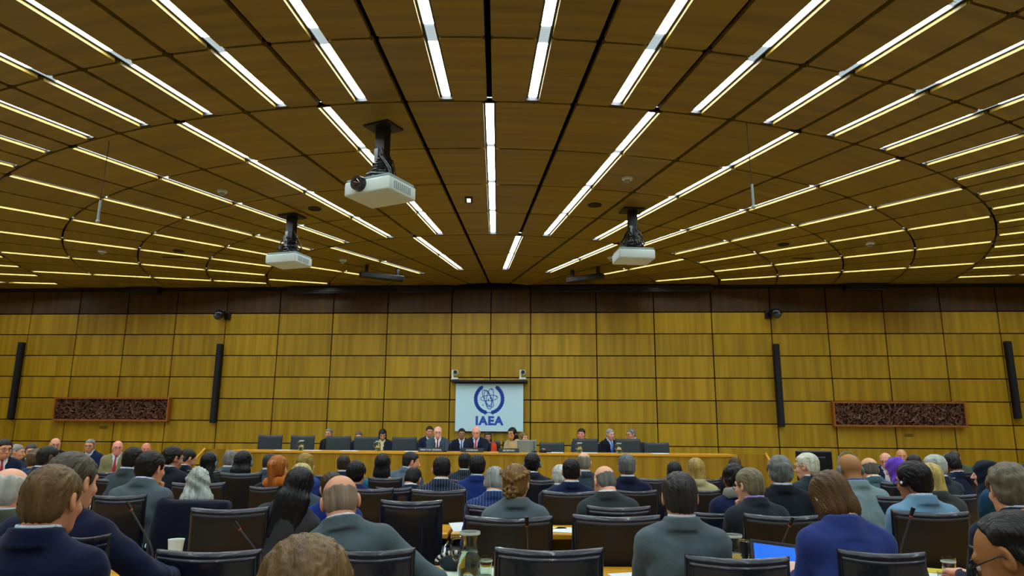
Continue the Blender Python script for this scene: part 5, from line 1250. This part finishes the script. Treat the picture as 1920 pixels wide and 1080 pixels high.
P_('white-haired head half hidden behind the black-haired man in navy', 1050, 871, 6.9, skin='d2a68a', hair='full', hc='c8cfc8', tc='2c3438', hp=.1, lean=.1, **S0)
P_('man with thin grey hair in grey suit beyond the black-haired man', 1095, 850, 7.9, skin='c79474', hair='fringe', hc='7c7868', tc='34424a', hp=.10, hy=.2, lean=.08, w=1.05, **S0)
P_('dark short-bobbed person beyond the broad grey suit', 1264, 865, 7.9, skin='b98666', hair='bob', hc='1c1a20', top='jacket', tc='20242e', fem=True, hp=.15, lean=.12, **S0)
P_('woman with long blond hair and beige jacket', 1304, 858, 6.9, skin='d8ac8c', hair='mid', hc='a08a48', top='jacket', tc='b0a878', fem=True, hp=.06, lean=.06, **S0)
P_('brown bald crown half hidden beyond the tangled black hair', 1377, 857, 8.4, skin='8a5e34', hair='crop', hc='4a3a20', tc='20242c', hp=.1, lean=.1, **S0)
P_('white-haired man in glasses and dark suit by the flat monitor', 1510, 849, 6.6, skin='d89c84', hair='full', hc='ccd0b8', tc='27333a', face=-.45, hy=-.75, hp=.10, lean=.10, shirt='dfe6e0', extra=('glasses',), **S0)
P_('balding man in blue-grey suit with white collar by the purple scarf', 1628, 860, 7.0, skin='c08c66', hair='bald', hc='5e5a50', tc='48606e', face=-.2, hy=-.2, hp=.30, lean=.25, shirt='e6ecec', **S0)
P_('woman with sleek blond bob in dark green-grey jacket', 1741, 868, 5.6, skin='d4a886', hair='mid', hc='b8a45c', top='jacket', tc='363f3c', fem=True, face=-.2, hy=-.2, hp=.1, lean=.12, **S0)
P_('silver-haired man turned in profile beside the headset man', 1749, 852, 6.9, skin='d09c80', hair='full', hc='b4bcb0', tc='26303a', face=-.5, hy=-.6, hp=.1, lean=.1, **S0)
P_('dark-skinned man with grey headset leaning in navy suit', 1781, 852, 7.9, skin='6a442a', hair='short', hc='100e0e', tc='141e36', face=-.35, hy=-.5, hp=.35, lean=.2, extra=('headset',), shirt='d8c8d8', **S0)
P_('woman in navy headscarf and teal coat, in profile', 1845, 862, 6.1, skin='cf9c7c', hair='scarf', hc='101c2c', top='round', tc='12405c', fem=True, face=-1.0, hy=-.45, hp=.05, lean=.02, **S0)
P_('woman in purple headscarf', 1677, 858, 7.8, skin='b98a68', hair='scarf', hc='6a42c0', top='round', tc='5a3a9c', fem=True, face=-.9, hy=-.3, hp=.3, lean=.2, **S0)
P_('dark-haired person just beyond the white earphone man', 1712, 852, 8.6, skin='a87654', hair='full', hc='231c18', tc='20242c', face=-.3, hp=.15, lean=.1, **S0)
# --- hall, far left
P_('dark-skinned man in blue suit turned aside, balding', 95, 836, 6.9, skin='4e3422', hair='crop', hc='1c1814', tc='1c3054', face=.5, hy=.8, hp=.08, lean=.10, group=G1)
P_('brown-haired person in blue jacket behind the dark-skinned man', 72, 841, 7.6, skin='b98462', hair='curly', hc='5c4634', top='jacket', tc='26456c', face=.3, hy=.3, hp=.15, lean=.1, group=G1)
P_('dark-haired man in grey suit leaning away, beside the chin-resting man', 254, 838, 6.7, skin='bf8a68', hair='short', hc='14120f', tc='38444a', face=.45, hy=.35, hp=.12, lean=.18, **S0)
P_('dark-haired man with glasses in black suit, in profile', 327, 837, 7.4, skin='b9815c', hair='full', hc='14110f', tc='161e28', face=.35, hy=.75, hp=.15, lean=.12, extra=('glasses',), group=G1, chair=False)
P_('man with bowed dark head beside the glasses profile', 354, 843, 8.2, skin='b57e5c', hair='short', hc='14110f', tc='161c26', face=.3, hy=.9, hp=.40, lean=.15, group=G1)
P_('woman with black hair and white headset band in black', 394, 848, 7.95, skin='a9744e', hair='mid', hc='0a0a0d', top='jacket', tc='12151c', fem=True, face=.2, hy=.3, hp=.12, lean=.06, extra=('headset',), **S0)
P_('grey-haired man in grey jacket between two headset women', 435, 844, 8.4, skin='c99070', hair='short', hc='6f706a', tc='465c66', face=.2, hy=.45, hp=.12, lean=.1, group=G1, chair=False)
P_('woman with long black hair and headset band, white collar', 457, 845, 7.2, skin='b07c58', hair='long', hc='08080c', top='jacket', tc='14161c', fem=True, face=.1, hy=.1, hp=.06, lean=.05, extra=('headset',), **S0)
P_('man in slate suit just beyond the redhead', 507, 851, 8.5, skin='c08a68', hair='short', hc='2e2c2c', tc='34465a', face=.15, hy=.3, hp=.2, lean=.14, group=G1, chair=False)
P_('redheaded woman with ponytail and orange scarf', 523, 853, 6.35, skin='d3a080', hair='pony', hc='9a5a20', top='jacket', tc='1a1c22', fem=True, face=.1, hy=.35, hp=.05, lean=.05, extra=('scarf:b86818',), **S0)
P_('woman with short blond hair in blue jacket, turned aside', 575, 849, 7.9, skin='d6a080', hair='bob', hc='8f7434', top='jacket', tc='2c4a90', fem=True, face=.3, hy=.6, hp=.05, lean=.05, **S0)
P_('blond crown half hidden behind the long black hair', 566, 868, 5.5, skin='d8ac90', hair='bob', hc='b8a868', top='jacket', tc='3c4a58', fem=True, hp=.1, lean=.1, group=G1, chair=False)
P_('man with dark brown hair in navy beyond the thick black hair', 645, 853, 8.4, skin='c08664', hair='full', hc='261e1a', tc='162240', hp=.12, hy=.1, lean=.1, group=G1, chair=False)
P_('woman with long black hair, teal neckline and bare nape', 718, 850, 7.5, skin='c89468', hair='mid', hc='0d0d12', top='low', tc='0c6076', fem=True, hy=.1, hp=.10, lean=.08, **S0)
P_('smiling dark-haired man in grey-blue suit leaning in profile', 772, 847, 8.3, skin='cd8a6a', hair='full', hc='1c1a1a', tc='536676', face=.35, hy=1.0, hp=.15, lean=.25, roll=.12, **S0)
# --- along the wall, facing the hall
def W_(lab, px, py, d, face, **k):
    k.setdefault('arm', 'lap'); return person(lab, px, py, d, face=PI+face, group=G3, **k)
W_('man in navy suit and red tie with glasses at the very picture edge', 10, 823, 9.2, -.5, skin='c88a68', hair='full', hc='1a1410', tc='14203e', tie='b01c24', shirt='dce4ea', extra=('glasses',), hy=.1)
W_('grey-haired man with clasped hands beside the red tie', 34, 833, 10.7, -1.2, skin='c98f72', hair='short', hc='8a8a84', tc='1a2846', arm='clasp', hp=.1)
W_('man with headset and glasses, dark suit, dark tie, by the clasped hands', 60, 833, 11.5, 0, skin='c58a68', hair='short', hc='3c3a38', tc='141c2c', tie='14203c', extra=('glasses', 'headset'))
W_('bald man with glasses in navy suit, reading, against the wall', 105, 822, 12.6, -.1, skin='d09070', hair='bald', hc='6a5a48', tc='12203c', extra=('glasses',), shirt='d8e2ee')
W_('grey-haired man in dark glasses and navy suit looking aside', 170, 823, 12.8, .3, skin='c88c6c', hair='short', hc='8a8478', tc='16244a', extra=('glasses',), shirt='c8dce8')
W_('smiling bald man in tan suit with red tie and blue lanyard', 222, 827, 12.0, -.05, skin='d98a78', hair='none', hc='8a8070', tc='8c8660', tie='b02838', extra=('lanyard:2858a0', 'glasses'), w=1.08)
W_('reddish bald head half hidden beyond the leaning dark-haired man', 275, 831, 12.6, 0, skin='c87862', hair='none', hc='8a8070', tc='2c3440')
W_('elderly man with glasses bending beside the purple headscarf', 1659, 850, 10.5, .2, skin='cf8e7c', hair='fringe', hc='a8a498', tc='18243e', extra=('glasses', 'lanyard:d8e0e0'), hp=.3, shirt='c8d4e4')
W_('bald sun-tanned man against the wall above the purple headscarf', 1689, 843, 11.6, -.1, skin='b8805c', hair='none', hc='5a4a38', tc='c8ccd8', shirt='e0e4f0')
W_('brown-haired man against the wall above the dark-skinned headset man', 1788, 845, 11.4, .3, skin='b98464', hair='full', hc='4a3a24', tc='4a5648', extra=('glasses',))
W_('dark blue clad person cut off by the picture edge', 1926, 868, 8.5, .6, skin='b98464', hair='scarf', hc='143a5c', fem=True, top='round', tc='143a5c')
# --- podium
def Q_(lab, px, py, row, face=0., **k):
    q = pod_pt(px, .98 if row == 0 else 2.0)
    k.setdefault('arm', 'folded' if row == 0 else 'lap'); return person(lab, px, py, q.y, face=PI+face, base=DZ, group=G2, **k)
Q_('grey-haired man in black behind the third empty podium chair', 617, 803, 1, .4, skin='b8825e', hair='short', hc='77756c', tc='10141e', top='jacket')
Q_('man peering over the fourth empty podium chair, pale blue shirt', 673, 809, 1, 0, skin='c88c6c', hair='short', hc='5c544c', tc='12182a', shirt='a8d0ec', hp=.25)
Q_('woman with bowed black fringe, cream blouse and dark jacket', 718, 805, 1, 0, skin='b98060', hair='bob', hc='0c0a0c', tc='1a2434', shirt='ddd49c', fem=True, hp=.45)
Q_('dark-haired man in navy suit just behind the director', 806, 799, 1, -.1, skin='b47c5a', hair='short', hc='1c1814', tc='14203c')
Q_('older bald director in glasses, grey suit and dark red tie', 821.5, 800, 0, 0, skin='d99c86', hair='fringe', hc='c0b8a0', tc='3a4a58', tie='6a1420', shirt='e8eef2', extra=('glasses',), chair=True)
Q_('dark-haired man with glasses and blue lanyard beneath the board', 866, 803, 1, 0, skin='9c6844', hair='short', hc='0f0d0e', tc='141c2e', tie='2458a8', extra=('glasses',), shirt='d8e8f2')
Q_('white-haired chairman in glasses, dark suit and bright red tie', 893, 800, 0, .1, skin='d8907c', hair='fringe', hc='cfcabc', tc='141e30', tie='c81c2c', shirt='b8ccec', extra=('glasses',), hp=.25, arm='folded', w=1.15)
Q_('woman in red-orange top behind the chairman', 915, 809, 1, 0, skin='a87458', hair='mid', hc='1c1414', tc='d84820', top='round', fem=True)
Q_('woman with long black hair and glasses in beige cardigan', 960, 801, 0, .55, skin='b98258', hair='long', hc='0c0b0f', tc='b8a070', top='round', fem=True, extra=('glasses',))
Q_('woman with light brown hair behind the laptop, turned aside', 982, 810, 1, -.7, skin='d09478', hair='mid', hc='7c6434', tc='5a4c38', top='jacket', fem=True)
Q_('smiling dark-haired man in slate suit behind an empty podium chair', 1090, 803, 1, .2, skin='cc8070', hair='full', hc='1c1614', tc='34465c', top='jacket')
Q_('grey-haired man in black suit and bright blue tie turned to his neighbour', 1144, 804, 1, -.6, skin='c98f74', hair='short', hc='8c9090', tc='0e1420', tie='2458d0', shirt='b8ccf0')
Q_('grey-haired man with glasses in navy leaning to his neighbour', 1183, 804, 1, .9, skin='c08868', hair='short', hc='6a7074', tc='16244c', extra=('glasses',))
print('people', NP, 'objects', len(bpy.data.objects))
